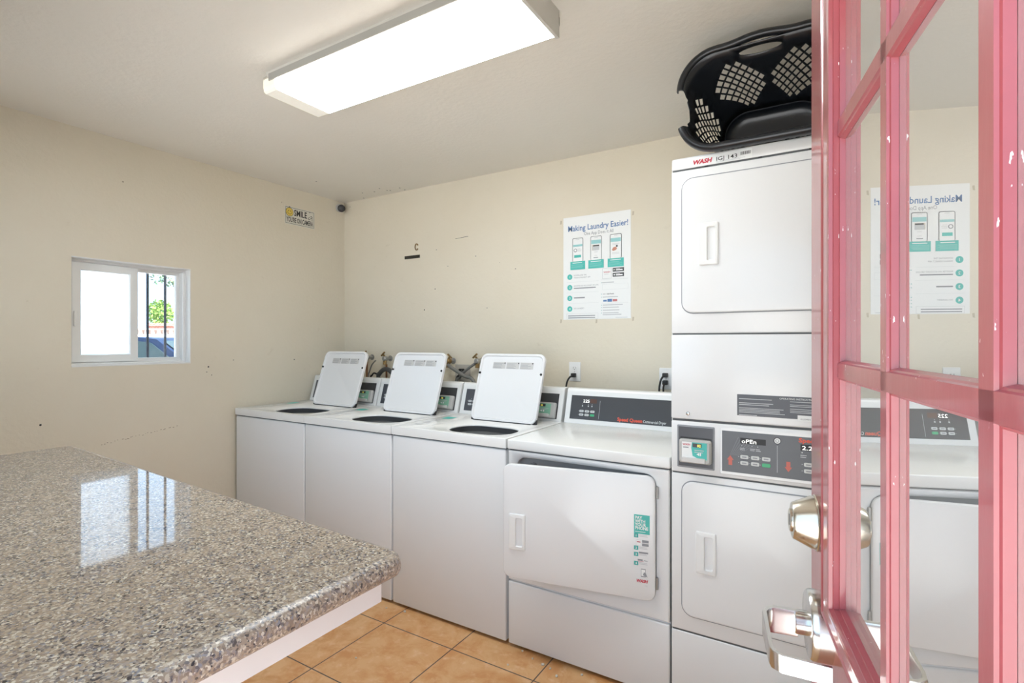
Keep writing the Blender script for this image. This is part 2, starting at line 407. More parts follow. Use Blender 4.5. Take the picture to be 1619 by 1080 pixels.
foliage('foliage', 700, .55, .5, .62, .09, LEAF, sh, (0, 0, 2.7)); MB().tube([(0, 0, 0), (.05, 0, 2.4)], .05, 8).build('stem', BARK, sh)
p = place(272, 24)
tr = empty('tree', 'sparse dark tree with leafy branches against the white sky outside', 'tree', (p.x, p.y, -.14))
foliage('foliage', 110, 1.0, .9, .5, .10, LEAF2, tr, (.1, 0, 4.35))
MB().tube([(.9, 0, 0), (.8, 0, 2.5), (.3, 0, 4.0), (-.6, .1, 4.5)], [.12, .1, .06, .02], 8).build('trunk', BARK, tr)
# car
p = place(296, 11)
car = empty('parked_car', 'dark blue car parked outside, seen through the window bars', 'car', (p.x, p.y, -.13), YAW)
CARP = mat('dark_blue_car_paint', (.006, .015, .04), .5, spec=.2); CGL = mat('car_glass', (.02, .035, .04), .3, spec=.2); TYRE = mat('tyre', (.02, .02, .02), .7)
body = [(-3.9, .35), (-3.95, .75), (-3.8, 1.0), (-2.9, 1.05), (-.55, 1.0), (.35, .86), (.52, .70), (.55, .35)]
roof = [(-3.5, 1.02), (-3.1, 1.50), (-2.4, 1.57), (-1.2, 1.57), (-.75, 1.52), (-.05, 1.0)]
def slab(m, pts, y0, y1, inset=0):
    l = [[(x, y0, z) for x, z in pts], [(x, y1, z) for x, z in pts]]
    return m.loft(l, True, True)
m = MB(); slab(m, body, 0, 1.75); m.build('body', CARP, car)
m = MB(); slab(m, roof, .14, 1.61); m.build('cabin', CARP, car)
m = MB(); m.raw([(-.70, .25, 1.47), (-.10, .2, 1.04), (-.10, 1.55, 1.04), (-.70, 1.5, 1.47)], [(0, 1, 2, 3)], M.Translation((.03, 0, .02))); m.build('windscreen', CGL, car)
m = MB()
for a in ([(-3.2, 1.08), (-2.95, 1.46), (-2.1, 1.49), (-2.1, 1.08)], [(-2.0, 1.08), (-2.0, 1.49), (-1.2, 1.49), (-.85, 1.44), (-.4, 1.08)]): slab(m, a, .12, .15)
m.build('side_window', CGL, car)
MB().box(-.55, -.38, -.14, .06, 1.0, 1.12, .03).build('wing_mirror', CARP, car)
for x in (-3.1, -.25):
    for y in (.08, 1.67):
        m = MB(); m.use(TYRE).lathe([(.2, -.1), (.31, -.1), (.33, -.06), (.33, .06), (.31, .1), (.2, .1)], 20, M.Translation((x, y, .33)) @ M.Rotation(pi/2, 4, 'X'))
        m.use(GALV).lathe([(.2, -.08), (.2, .08)], 16, M.Translation((x, y, .33)) @ M.Rotation(pi/2, 4, 'X')); m.build('wheel', None, car)
for y in (.12, 1.33): MB().box(.30, .50, y, y+.3, .70, .80, .03).build('headlight', mat('lamp_glass', (.6, .6, .6), .1), car)

# ------------------------------------------------------------------ the red door, open into the room
PH = pi/2 + R(10.4)
door = bpy.data.objects.new('door_1', None); COL.objects.link(door); door.location = (.138, .0457, 0); door.rotation_euler = (0, 0, PH); struct(door)
GX0, GX1, GZ0, GZ1 = .1625, .6816, 1.030, 1.86      # glass opening
TD = frame((0, 0, 0), (-1, 0, 0), (0, 0, 1))        # local x -> -x (seen from the room side), local z -> +y
def dl(pts, y): return [(p[0], y, p[1]) for p in pts]
m = MB()
o_ = crect(0, .904, .012, 2.03, 0); h_ = crect(GX0, GX1, GZ0, GZ1, 0)
m.loft([dl(o_, 0), dl(h_, 0), dl(h_, -.044), dl(o_, -.044), dl(o_, 0)]); m.build('door_leaf', RED, door)
def lite(y0, s):
    m = MB(); loops = []
    for ax, az, y in ((.0545, .034, -.001), (.0540, .0335, .0135), (.0530, .0325, .0158), (.0505, .0305, .0166), (.0475, .0285, .0158), (.0455, .0270, .0150), (.0200, .0150, .0150), (.0170, .0130, .0160), (.0110, .0085, .0167), (.0060, .0052, .0162), (.0047, .0042, .0122), (.0032, .0032, .0116), (.0027, .0027, .0062), (.0012, .0012, .0056), (.0, 0, .0003), (0, 0, -.010)):
        loops.append(dl(crect(GX0-ax, GX1+ax, GZ0-az, GZ1+az, 0), y0+s*y))
    m.loft(loops); return m.build('lite_frame', RED, door)
lite(0, 1); lite(-.044, -1)
def muntin_v(x0, y0, s):         # x0 = side nearer the hinge at the glass
    m = MB(); pr = ((.004, -.0015), (0, .0002), (.0018, .0052), (.0032, .0060), (.0042, .0080), (.0205, .0080), (.0215, .0060), (.023, .0052), (.0248, .0002), (.021, -.0015))
    m.loft([[(x0+a, y0+s*c, GZ0) for a, c in pr], [(x0+a, y0+s*c, GZ1) for a, c in pr]], closed=False); return m.build('muntin', RED, door)
def muntin_h(zc, y0, s):
    m = MB(); pr = ((-.009, -.0015), (-.0125, .0002), (-.0107, .0052), (-.0093, .0060), (-.0083, .0080), (.0083, .0080), (.0093, .0060), (.0107, .0052), (.0125, .0002), (.009, -.0015))
    m.loft([[(GX0, y0+s*c, zc+a) for a, c in pr], [(GX1, y0+s*c, zc+a) for a, c in pr]], closed=False); return m.build('muntin', RED, door)
VX = (.3175, .496); HZ = (1.306, 1.587)
for x in VX: MB().box(x+.004, x+.021, -.0425, -.0012, GZ0, GZ1).build('muntin_core', RED, door)
for z in HZ: MB().box(GX0, GX1, -.0425, -.0012, z-.009, z+.009).build('muntin_core', RED, door)
for s_, y_ in ((1, 0), (-1, -.044)):
    for x in VX: muntin_v(x, y_, s_)
    for z in HZ: muntin_h(z, y_, s_)
xs = [GX0, VX[0]+.0125, VX[1]+.0125, GX1]; zs = [GZ0, *HZ, GZ1]
for i in range(3):
    for j in range(3):
        m = MB(); m.raw([(xs[i], 0, zs[j]), (xs[i+1], 0, zs[j]), (xs[i+1], 0, zs[j+1]), (xs[i], 0, zs[j+1]), (xs[i], -.003, zs[j]), (xs[i+1], -.003, zs[j]), (xs[i+1], -.003, zs[j+1]), (xs[i], -.003, zs[j+1])],
                        [(0, 1, 2, 3), (7, 6, 5, 4)]); m.build('glass_pane', DGLASS, door)
# deadbolt (keyed cylinder) on the room face, thumb side behind
DBX = .780; DBZ = 1.097
Ty = M.Translation((DBX, 0, DBZ)) @ M.Rotation(-pi/2, 4, 'X') @ M.Diagonal((1.13, 1.13, 1.22, 1))       # local z -> +y (out of the room face)
db = MB().lathe([(.0325, 0), (.0325, .0125), (.0318, .0132), (.0305, .0136), (.0303, .0165), (.0222, .0325), (.0215, .0340), (.0205, .0352), (.019, .0355)], 40, Ty).build('deadbolt', NICKEL, door, True, 30)
db['label'] = 'brushed nickel keyed deadbolt'
m = MB(); m.use(NICKEL).lathe([(.0135, .0350), (.0135, .037), (.0125, .0378)], 28, Ty); m.use(BLACK).box(-.0011, .0011, -.007, .006, .0376, .0381, T=Ty @ M.Rotation(0, 4, 'Z')); m.build('keyhole', None, db, True)
MB().lathe([(.031, -.040), (.031, -.050), (.027, -.054)], 32, Ty).build('thumb_turn_rose', NICKEL, door, True)
# lever handle
LZ = .960
Tl = M.Translation((DBX, 0, LZ)) @ M.Rotation(-pi/2, 4, 'X') @ M.Diagonal((1.0, 1.0, 1.15, 1))
lv = MB().lathe([(.0445, 0), (.0445, .014), (.0440, .0185), (.042, .021), (.0405, .0215), (.012, .0222)], 48, Tl).build('lever_handle', CHROME, door, True, 30)
lv['label'] = 'satin steel return lever handle on round rose'
MB().lathe([(.0155, .0215), (.0155, .034), (.014, .035)], 28, Tl).build('collar', CHROME, lv, True)
pts = [(DBX, .036), (DBX, .064), (DBX-.004, .073), (DBX-.013, .0775), (DBX-.088, .077), (DBX-.100, .075), (DBX-.107, .067), (DBX-.113, .016)]
wd = [.009, .009, .0075, .006, .005, .0055, .006, .006]; ht = [.0165, .0165, .0155, .0145, .0105, .0100, .0098, .0095]
loops = []
for i, (x, y) in enumerate(pts):
    a = V(pts[max(i-1, 0)]); c = V(pts[min(i+1, len(pts)-1)]); d = (c-a).normalized(); nrm = V((-d.y, d.x)); q = []
    for ux, uz in ((-1, -1), (-.8, -1), (.8, -1), (1, -.8), (1, .8), (.8, 1), (-.8, 1), (-1, .8)):
        q.append((x+nrm.x*wd[i]*.5*ux, y+nrm.y*wd[i]*.5*ux, LZ-.002+ht[i]*1.05*uz))
    loops.append(q)
MB().loft(loops, True, True).build('lever', CHROME, lv, True, 40)
MB().lathe([(.044, -.040), (.044, -.060), (.04, -.063)], 32, Tl).build('outside_rose', CHROME, door, True)
for z in (.25, 1.1, 1.85): MB().tube([(0, .006, z-.045), (0, .006, z+.045)], .007, 10).build('hinge', NICKEL, door)

# ------------------------------------------------------------------ granite counter
ct = empty('granite_counter', 'speckled brown granite counter on a white base in the left foreground', 'counter', (-1.64, .4, 0))
CX0, CX1, CY0, CY1, CZ = -2.575, -.700, .032, .862, .93
def cl(l, z): return [(p[0]+1.64, p[1]-.4, z) for p in l]
def skew(l): return [(x, y-(max(y, .5)-.5)/.358*.098*(x+2.5)/1.8) for x, y in l]      # the far edge is not quite square to the wall
def slabloop(e, z, r=.045): return cl(skew(rrect(CX0+e, CX1-e, CY0+e, CY1-e, max(r-e, .006), 6)), z)
loops = [slabloop(.016, .8905), slabloop(.006, .8935), slabloop(.0015, .900), slabloop(0, .908), slabloop(.0015, .917), slabloop(.006, .9245), slabloop(.013, .9285), slabloop(.022, .93)]
MB().loft(loops, True, True).build('granite_top', GRANITE, ct, True, 50)
gt = ct.children[0]; gt.data.materials.append(GRANEDGE)
for pl in gt.data.polygons:
    if pl.area > .5 and pl.normal.z > .9: pl.use_smooth = False
    else: pl.material_index = 1
MB().loft([cl(skew(rrect(CX0+.04, CX1-.04, CY0+.01, CY1-.045, .006, 2)), .838), cl(skew(rrect(CX0+.04, CX1-.04, CY0+.01, CY1-.045, .006, 2)), .8905)], True, True).build('apron', PLASTER, ct)
MB().box(-.70, .45, -.34, .10, 0, .838).build('pedestal', PLASTER, ct)

# ------------------------------------------------------------------ laundry machines
YM = 1.953
def machine_shell(root, wid, dep=.70):
    MB().box(.003, wid-.003, 0, dep, .014, .862, .006, 3).build('cabinet', ENAMEL, root, True)
    for x in (.05, wid-.05):
        for y in (.05, dep-.06): MB().lathe([(.022, 0), (.022, .006), (.012, .008), (.012, .016)], 12, M.Translation((x, y, 0))).build('leg', BLACK, root)
    MB().box(.006, wid-.006, .006, dep-.01, .858, .872).build('top_seam', GAP, root)
def console(root, wid, top=1.092):
    pr = [(.555, .912), (.600, 1.070), (.602, 1.080), (.608, 1.088), (.620, top), (.70, top-.006), (.712, 1.075), (.715, .90), (.56, .90)]
    m = MB()
    ls = [[(x, y+e, z-e*.6 if z > 1 else z) for y, z in pr] for x, e in ((.004, .004), (.007, 0), (wid-.007, 0), (wid-.004, .004))]
    m.loft(ls, True, True); return m.build('control_console', ENTOP, root, True, 30)
LEAN = V((0, .045, .158)).normalized()
def panelT(x): return frame((x, .555, .912), (1, 0, 0), LEAN)     # local x across, y up the sloping face, z out
BTN = mat('button_print', (.62, .63, .62), .4)
def keypad(m, T, x, y, z, sc=1.0):
    for r in range(2):
        for c in range(3):
            m.use(GREEN if (r == 1 and c == 2) else BTN)
            rplate(m, x+c*.034*sc, x+c*.034*sc+.026*sc, y-r*.021*sc, y-r*.021*sc+.013*sc, z, z+.0012, .004*sc, .0008, T)
            if not (r == 1 and c == 2): m.use(MGREY).rect(x+c*.034*sc+.006*sc, x+c*.034*sc+.020*sc, y-r*.021*sc+.0045*sc, y-r*.021*sc+.0085*sc, z+.0015, T)
            m.use(LGREY).disc(x+c*.034*sc-.005*sc, y-r*.021*sc+.0065*sc, .0014*sc, z+.0006, 8, T)
def reader(root, T, x0, x1, y0, y1, name='card_reader', deep=.022, pal=(PAPER, TEAL)):
    w_ = x1-x0; h_ = y1-y0
    m = MB(); m.loft([z3(rrect(x0, x1, y0, y1, .008), 0), z3(rrect(x0, x1, y0, y1, .008), deep*.6), z3(rrect(x0+.006, x1-.006, y0+.004, y1-.006, .01), deep)], True, True, T=T)
    rd = m.build(name, GREYP, root, True, 30); rd['label'] = 'grey card reader with teal and white face'
    m = MB(); z = deep+.0006
    m.use(pal[0]).rect(x0+w_*.10, x0+w_*.88, y0+h_*.20, y1-h_*.10, z, T)
    m.use(pal[1]).loft([[(x0+w_*.42, y1-h_*.10, z+.0004), (x0+w_*.40, y1-h_*.34, z+.0004), (x0+w_*.44, y0+h_*.34, z+.0004), (x0+w_*.56, y0+h_*.27, z+.0004)],
                      [(x0+w_*.88, y1-h_*.10, z+.0004), (x0+w_*.88, y1-h_*.34, z+.0004), (x0+w_*.88, y0+h_*.34, z+.0004), (x0+w_*.88, y0+h_*.20, z+.0004)]], closed=False, T=T)
    m.use(DARK).rect(x0+w_*.44, x0+w_*.72, y1-h_*.30, y1-h_*.14, z+.0008, T)
    m.use(YDIG).text('02', x0+w_*.58, y1-h_*.28, h_*.15, z+.0012, T, bold=.02)
    m.use(REDP).text('WASH', x0+w_*.13, y1-h_*.24, h_*.10, z+.0008, T, bold=.03, squeeze=w_*.24)
    m.use(MGREY).lines(x0+w_*.14, x0+w_*.36, [y1-h_*.33], h_*.04, z+.0008, T)
    m.use(LGREY).lines(x0+w_*.50, x0+w_*.82, [y1-h_*.42, y1-h_*.5], h_*.03, z+.0009, T)
    m.use(PAPER).raw([(x0+w_*.56, y0+h_*.42, z+.0009), (x0+w_*.64, y0+h_*.36, z+.0009), (x0+w_*.64, y0+h_*.48, z+.0009)], [(0, 1, 2)], T)
    m.rect(x0+w_*.66, x0+w_*.70, y0+h_*.36, y0+h_*.48, z+.0009, T)
    m.build('reader_face', None, rd)
    m = MB(); m.box(x0+w_*.10, x0+w_*.84, y0+h_*.05, y0+h_*.26, deep*.9, deep+.007, .003, T=T); m.build('card_slot', mat('pale_grey_plastic', (.62, .60, .58), .35), rd)

# ---- top-loading washer (built once, copied twice)
WW = .686
ws = empty('washing_machine', 'white top loading washer with open lid in the room corner, leftmost of three', 'washing machine', (-3.287, YM, 0), 0, 'white top loading washers in a row')
machine_shell(ws, WW)
HX0, HX1, HY0, HY1 = .275, .625, .05, .285
m = MB(); n_ = 8
hole = rrect(HX0, HX1, HY0, HY1, .105, n_)
o1 = crect(0, WW, -.004, .70, n_); o2 = crect(.004, WW-.004, 0, .696, n_); o15 = crect(.0012, WW-.0012, -.0028, .6988, n_)
hs = lambda e: rrect(HX0-e, HX1+e, HY0-e, HY1+e, .105+e, n_)
m.loft([z3(o1, .868), z3(o1, .905), z3(o15, .9088), z3(o2, .91), z3(hs(.02), .91), z3(hs(.015), .907), z3(hs(.002), .9055), z3(hs(0), .902), z3(hs(.002), .898)])
tp = m.build('top_panel', ENTOP, ws, True, 40)
m = MB(); cxh, cyh = (HX0+HX1)/2, (HY0+HY1)/2+.05
m.use(mat('tub_grey', (.085, .085, .085), .45)).loft([z3(hs(.001), .8985), z3(hs(.006), .89), z3(hs(.01), .80), z3(hs(-.01), .60)], False, True)
m.build('wash_tub', None, ws, True, 40)
for k, (a, b2) in enumerate(((.09, .15), (.16, .22), (.24, .30))):
    m = MB(); m.use(LGREY)
    for q in range(4): m.rect(.055+q*.012, .060+q*.012, a, b2-.02*random.random(), .9106)
    m.build('printed_instruction', None, ws)
MB().use(TEAL).rect(.048, .108, .33, .40, .9108).build('teal_sticker', None, ws)
m = MB(); m.use(mat('embossed_line', (.70, .69, .67), .4)).rect(.155, .162, .06, .34, .9105); m.build('embossed_rib', None, ws)
# lid, swung open
LX0, LX1, LH = .25, .662, .379
TLd = frame((0, .385, .914), (1, 0, 0), (0, .122, .359))
m = MB()
q = lambda e, r: rrect(LX0+e, LX1-e, e, LH-e, r, 6)
m.loft([z3(q(.003, .035), -.022), z3(q(0, .038), -.018), z3(q(0, .038), -.003), z3(q(.003, .036), 0), z3(q(.012, .030), 0), z3(q(.016, .028), -.007), z3(q(.022, .024), -.009)], True, True, T=TLd)
ld = m.build('lid', ENAMEL, ws, True, 30)
for x in (LX0+.010, LX1-.010): MB().lathe([(.0065, -.004), (.0065, .003), (.005, .005)], 12, TLd @ M.Translation((x, LH*.70, 0))).build('bumper', BLACK, ld)
for x in (LX0+.012, LX1-.012): MB().box(x-.010, x+.010, -.008, .040, -.026, -.012, T=TLd).build('hinge', BLACK, ld)
MB().box(LX0+.02, LX1-.03, -.003, .001, -.018, -.001, T=TLd).build('shadow_line', BLACK, ld)  # black strip painting the shadow line along the lid's lower edge
m = MB(); m.use(LGREY)
for k in range(3):
    x = LX0+.085+k*.088
    m.use(mat('label_grey', (.58, .57, .55), .5)).rect(x, x+.082, LH-.085, LH-.048, -.0082, TLd)
    m.use(MGREY).lines(x+.004, x+.07, [LH-.055, LH-.062, LH-.069, LH-.076, LH-.082], .0018, -.0078, TLd, .4)
    m.use(INK).disc(x+.076, LH-.053, .004, -.0076, 8, TLd)
m.build('instruction_sticker', None, ld)
cs = console(ws, WW)
m = MB(); T = panelT(0); m.use(DARK2).rect(.035, .36, .018, .148, .0008, T)
m.use(DARK).rect(.19, .27, .11, .14, .0012, T)
keypad(m, T, .060, .070, .001, .9); m.use(LGREY)
for x in (.08, .10, .13): m.disc(x, .09, .0018, .0014, 8, T)
m.use(DIGIT).text('8', .145, .100, .026, .0016, T)
m.build('control_panel', None, ws)
m = MB(); m.use(DARK).rect(.435, .655, .012, .150, .0008, T); m.build('reader_recess', None, ws)
reader(ws, T, .442, .648, .014, .098, pal=(mat('faded_cream_print', (.66, .60, .50), .5), mat('faded_green_print', (.25, .52, .37), .45)))
wsh = [ws]
for x, lab in ((-2.599, 'white top loading washer with open lid, middle of the three washers'), (-1.908, 'white top loading washer with open lid, standing directly beside the single dryer')):
    c = copy_tree(ws); c.location = (x, YM, 0); c['label'] = lab
    next(k for k in c.children if k.name.startswith('lid')).location.x = -.022*(len(wsh)); wsh.append(c)

# ---- dryer door helpers
def handle_plate(parent, T, x0, x1, y0, y1):
    m = MB(); xi0, xi1, yi0, yi1 = x0+(x1-x0)*.42, x1-(x1-x0)*.16, y0+(y1-y0)*.10, y1-(y1-y0)*.10
    r = .006
    m.loft([z3(rrect(x0, x1, y0, y1, r), 0), z3(rrect(x0, x1, y0, y1, r), .003), z3(rrect(x0+.003, x1-.003, y0+.003, y1-.003, r), .0055),
            z3(rrect(xi0, xi1, yi0, yi1, .006), .0065), z3(rrect(xi0+.002, xi1-.001, yi0+.003, yi1-.003, .006), .001), z3(rrect(xi0+.003, xi1-.012, yi0+.006, yi1-.006, .004), -.010)], True, True, T=T)
    return m.build('handle', PLASTIC, parent, True, 30)
# ---- single dryer
DW = .708
dr = empty('clothes_dryer', 'white dryer with its front door ajar between washers and stacked dryer', 'dryer', (-1.214, YM, 0))
for x in (.05, DW-.05):
    for y in (.05, .62): MB().lathe([(.022, 0), (.022, .006), (.012, .008), (.012, .016)], 12, M.Translation((x, y, 0))).build('leg', BLACK, dr)
DHX0, DHX1, DHZ0, DHZ1 = .045, .655, .372, .838
TF = front(0, 0, 0)
m = MB(); n_ = 6
o = crect(.003, DW-.003, .296, .862, n_); oi = crect(.007, DW-.007, .300, .858, n_); hl = rrect(DHX0, DHX1, DHZ0, DHZ1, .045, n_); h2 = rrect(DHX0-.006, DHX1+.006, DHZ0-.006, DHZ1+.006, .05, n_)
m.loft([z3(o, -.02), z3(o, -.004), z3(oi, 0), z3(h2, 0), z3(hl, -.005), z3(hl, -.03)], T=TF); m.build('front_panel', ENAMEL, dr, True, 40)
m = MB(); m.box(.003, DW-.003, 0, .03, .014, .288, .005, 3); m.build('kick_panel', ENAMEL, dr, True)
m = MB(); m.box(.003, .010, .018, .70, .014, .862); m.box(DW-.010, DW-.003, .018, .70, .014, .862); m.box(.003, DW-.003, .69, .70, .014, .862); m.box(.01, DW-.01, .03, .69, .014, .03)
m.box(.008, DW-.008, .012, .03, .286, .30)
m.build('cabinet', ENAMEL, dr)
m = MB(); m.use(mat('drum_grey', (.36, .37, .385), .5)).loft([z3(rrect(DHX0, DHX1, DHZ0, DHZ1, .045), -.028), z3(rrect(DHX0+.03, DHX1-.03, DHZ0+.03, DHZ1-.03, .06), -.035), z3(rrect(DHX0+.09, DHX1-.09, DHZ0+.04, DHZ1-.04, .15), -.05), z3(rrect(DHX0+.09, DHX1-.09, DHZ0+.04, DHZ1-.04, .15), -.45)], False, True, T=TF)
m.build('drum_opening', None, dr, True, 40)
m = MB(); m.use(INK).lines(.085, .13, [.812, .806, .800], .002, -.0335, TF); m.build('rating_label', None, dr)
MB().box(.008, DW-.008, .006, .69, .858, .872).build('top_seam', GAP, dr)
m = MB(); m.box(.0, DW, -.004, .70, .868, .91, .005, 3); m.build('top_panel', ENTOP, dr, True)
console(dr, DW)
m = MB(); T = panelT(0); m.use(DARK).rect(.035, .70, .022, .148, .0008, T)
m.use(DIGIT).text('225', .103, .112, .022, .0016, T, bold=.01, squeeze=.036); m.use(mat('dim_display', (.10, .045, .03), .3)).rect(.143, .18, .11, .132, .0012, T)
m.use(LGREY)
for x in (.102, .135, .155): m.disc(x, .103, .0016, .0014, 8, T); m.rect(x-.003, x+.003, .090, .097, .0012, T)
keypad(m, T, .088, .060, .001, .9)
m.use(LGREY).rect(.1975, .1988, .03, .125, .0014, T)
m.use(ORED).text('Speed Queen', .298, .030, .024, .0016, T, bold=.035, squeeze=.128)
m.use(PAPER).text('Commercial Dryer', .430, .030, .020, .0016, T, squeeze=.112)
m.build('control_panel', None, dr)
# door ajar
hinge = V((.658, .0, 0)); Ta = M.Translation(hinge) @ M.Rotation(R(10.3), 4, 'Z') @ M.Translation((0, 0, 0)) @ frame((0, 0, 0), (1, 0, 0), (0, 0, 1))
# local x negative = away from hinge, local y up, local z towards the room
m = MB(); x0, x1 = -.617, -.004
m.loft([z3(rrect(x0, x1, .366, .834, .034), -.004), z3(rrect(x0, x1, .366, .834, .034), .010), z3(rrect(x0+.002, x1-.002, .368, .832, .034), .0135), z3(rrect(x0+.007, x1-.007, .373, .827, .03), .015)], True, True, T=Ta)
dd = m.build('door', ENAMEL, dr, True, 30)
MB().loft([z3(rrect(x0+.02, x1-.03, .386, .814, .05), -.004), z3(rrect(x0+.035, x1-.045, .40, .80, .06), -.026)], False, True, T=Ta).build('inner_liner', GALV, dd, True)
handle_plate(dd, Ta @ M.Translation((0, 0, .0148)), -.590, -.518, .484, .632)
for z in (.775, .435):
    m = MB(); m.tube([(.660, -.006, z-.022), (.660, -.006, z+.022)], .0055, 8); m.build('hinge', GALV, dr)
m = MB(); z = .0156; sx0, sx1 = -.082, -.024
m.use(TEAL).loft([z3(rrect(sx0, sx1, .616, .688, .003, 3), z)], False, True, T=Ta) if False else m.use(TEAL).rect(sx0, sx1, .616, .688, z, Ta)
m.use(PAPER)
for k, tx in enumerate(('PAY', 'WITH', 'YOUR', 'PHONE')): m.text(tx, sx0+.004, .671-k*.013, .0165, z+.0004, Ta, bold=.03, sx=.88)
m.lines(sx0+.004, sx1-.01, [.624], .0018, z+.0004, Ta)
for k, y in enumerate((.602, .556, .532, .498)):
    m.use(TEAL2).rect(sx0, sx0+.016, y-.001, y+.014, z, Ta); m.use(PAPER).text(str(k+1), sx0+.0055, y+.0025, .011, z+.0004, Ta, bold=.03)
    m.use(LGREY).lines(sx0+.019, sx1-.006, [y+.010, y+.005], .0018, z, Ta)
m.use(LGREY).rect(sx0+.008, sx0+.027, .571, .593, z, Ta); m.use(PAPER).rect(sx0+.0088, sx0+.0262, .5718, .5922, z+.0003, Ta)
m.use(REDP).rect(sx0+.011, sx0+.024, .584, .587, z+.0006, Ta)
m.use(MGREY).rect(sx0+.030, sx1-.004, .584, .594, z, Ta).rect(sx0+.030, sx1-.004, .571, .581, z, Ta).rect(sx0+.018, sx1-.006, .543, .549, z, Ta)
m.use(MGREY).rect(sx0+.014, sx0+.032, .515, .521, z, Ta).rect(sx0+.036, sx1-.008, .516, .518, z, Ta); m.use(REDP).rect(sx0+.014, sx0+.036, .5125, .5138, z, Ta)
m.use(MGREY).rect(sx0+.026, sx0+.043, .455, .486, z, Ta); m.use(PAPER).rect(sx0+.0275, sx0+.0415, .459, .483, z+.0003, Ta)
m.use(MGREY).raw([(sx0+.033, .462, z+.0006), (sx0+.050, .456, z+.0006), (sx0+.044, .470, z+.0006), (sx0+.037, .474, z+.0006)], [(0, 1, 2, 3)], Ta)
m.use(REDP).text('WASH', sx0+.008, .434, .016, z+.0004, Ta, bold=.045, shear=.25, squeeze=.042)
m.use(LGREY).rect(sx0+.040, sx0+.05, .423, .4245, z, Ta)
st = m.build('payment_sticker', None, dd); st['label'] = 'white and teal instruction sticker headed PAY WITH YOUR PHONE'
for k in range(5): MB().tube([(.225+k*.012, -.004-.006*random.random(), .366-.008*random.random()), (.235+k*.012, -.003, .362+.004*random.random())], .003, 5).build('lint_tuft', mat('lint', (.12, .12, .12), .9), dr) if k == 2 else None

# ---- stacked dryer
SW = .705
sd = empty('stacked_dryer', 'tall white stacked double dryer with charcoal control strip behind the red door', 'stacked dryer', (-.504, YM, 0))
for x in (.05, SW-.05):
    for y in (.05, .62): MB().lathe([(.022, 0), (.022, .006), (.012, .008), (.012, .016)], 12, M.Translation((x, y, 0))).build('leg', BLACK, sd)
MB().box(.003, SW-.003, .004, .73, .014, 2.000).build('cabinet', ENAMEL, sd)
def fpanel(name, z0, z1, y=0, r=.005): return MB().box(.002, SW-.002, y, .05, z0, z1, r, 3).build(name, ENAMEL, sd, True)
fpanel('kick_panel', .014, .281); fpanel('lower_front', .286, .858); fpanel('control_strip', .863, 1.050, -.002); fpanel('lint_panel', 1.058, 1.3645, -.004); fpanel('upper_front', 1.3695, 1.964)
MB().box(.002, SW-.002, .0, .73, 1.968, 2.012, .008, 3).build('top_panel', ENAMEL, sd, True)
MB().box(.006, SW-.006, .003, .06, .27, 1.98).build('panel_seam', GAP, sd)
def stack_door(z0, z1, name='door'):
    m = MB(); x0, x1 = .042, .668
    gp = MB(); gp.loft([z3(rrect(x0-.004, x1+.004, z0-.004, z1+.004, .042), -.004), z3(rrect(x0-.004, x1+.004, z0-.004, z1+.004, .042), .0012)], False, True, T=TF)  # grey ring painted in for the shaded groove round the door
    m.loft([z3(rrect(x0, x1, z0, z1, .038), .0), z3(rrect(x0, x1, z0, z1, .038), .0045), z3(rrect(x0+.002, x1-.002, z0+.002, z1-.002, .036), .006), z3(rrect(x0+.006, x1-.006, z0+.006, z1-.006, .034), .0066)], False, True, T=TF)
    d = m.build(name, ENAMEL, sd, True, 30); gp.build('painted_gap', MGREY, d); return d
d1 = stack_door(1.444, 1.930); handle_plate(d1, front(0, -.0064, 0), .100, .168, 1.612, 1.764)
d2 = stack_door(.345, .832); handle_plate(d2, front(0, -.0064, 0), .090, .160, .510, .660)
# control strip
TS = front(0, -.0026, 0)
m = MB(); m.use(MGREY).loft([z3(rrect(.024, .154, .882, 1.036, .003, 2), .0), z3(rrect(.028, .150, .887, 1.031, .002, 2), .0015)], False, True, T=TS)
m.use(DARK2).rect(.029, .149, .888, 1.030, .0018, TS); m.use(mat('slot_black', (.02, .02, .022), .4)).rect(.036, .144, .985, .994, .0022, TS); m.build('reader_recess', None, sd)
reader(sd, TS, .034, .145, .902, .988, 'card_reader', .02)
m = MB(); m.use(ENAMEL).loft([z3(rrect(.172, .664, .874, 1.040, .004, 2), 0), z3(rrect(.174, .662, .877, 1.037, .003, 2), .0015)], False, True, T=TS)
CP = mat('slate_control_panel', (.125, .132, .145), .4)
m.use(CP).rect(.179, .657, .886, 1.028, .0019, TS)
z = .0023
m.use(INK).rect(.238, .318, .988, 1.008, z, TS); m.use(DIGIT).text('oPEn', .242, .9905, .019, z+.0004, TS, bold=.008, squeeze=.046)
m.use(LGREY)
for x in (.243, .275, .293): m.disc(x, .981, .0016, z, 8, TS); m.lines(x-.006, x+.010, [.972, .967], .002, z, TS)
keypad(m, TS, .238, .936, z, 1.0)
m.use(INK).disc(.3525, 1.008, .0115, z, 24, TS); m.use(PAPER).disc(.3525, 1.008, .0092, z+.0003, 24, TS); m.use(MGREY).disc(.3525, 1.008, .0055, z+.0006, 18, TS); m.use(PAPER).disc(.3525, 1.008, .0038, z+.0009, 18, TS).rect(.3518, .3532, 1.008, 1.0142, z+.0011, TS)
m.use(LGREY).rect(.3517, .3531, .902, .992, z, TS)
def arrow(m, x, y, s):
    m.use(mat('coral_arrow', (.62, .16, .12), .5)); d = s
    m.raw([(x-.006, y-.016*d, z), (x+.006, y-.016*d, z), (x+.006, y+.002*d, z), (x+.011, y+.002*d, z), (x, y+.018*d, z), (x-.011, y+.002*d, z), (x-.006, y+.002*d, z)], [(0, 1, 2, 3, 4, 5, 6)], TS)
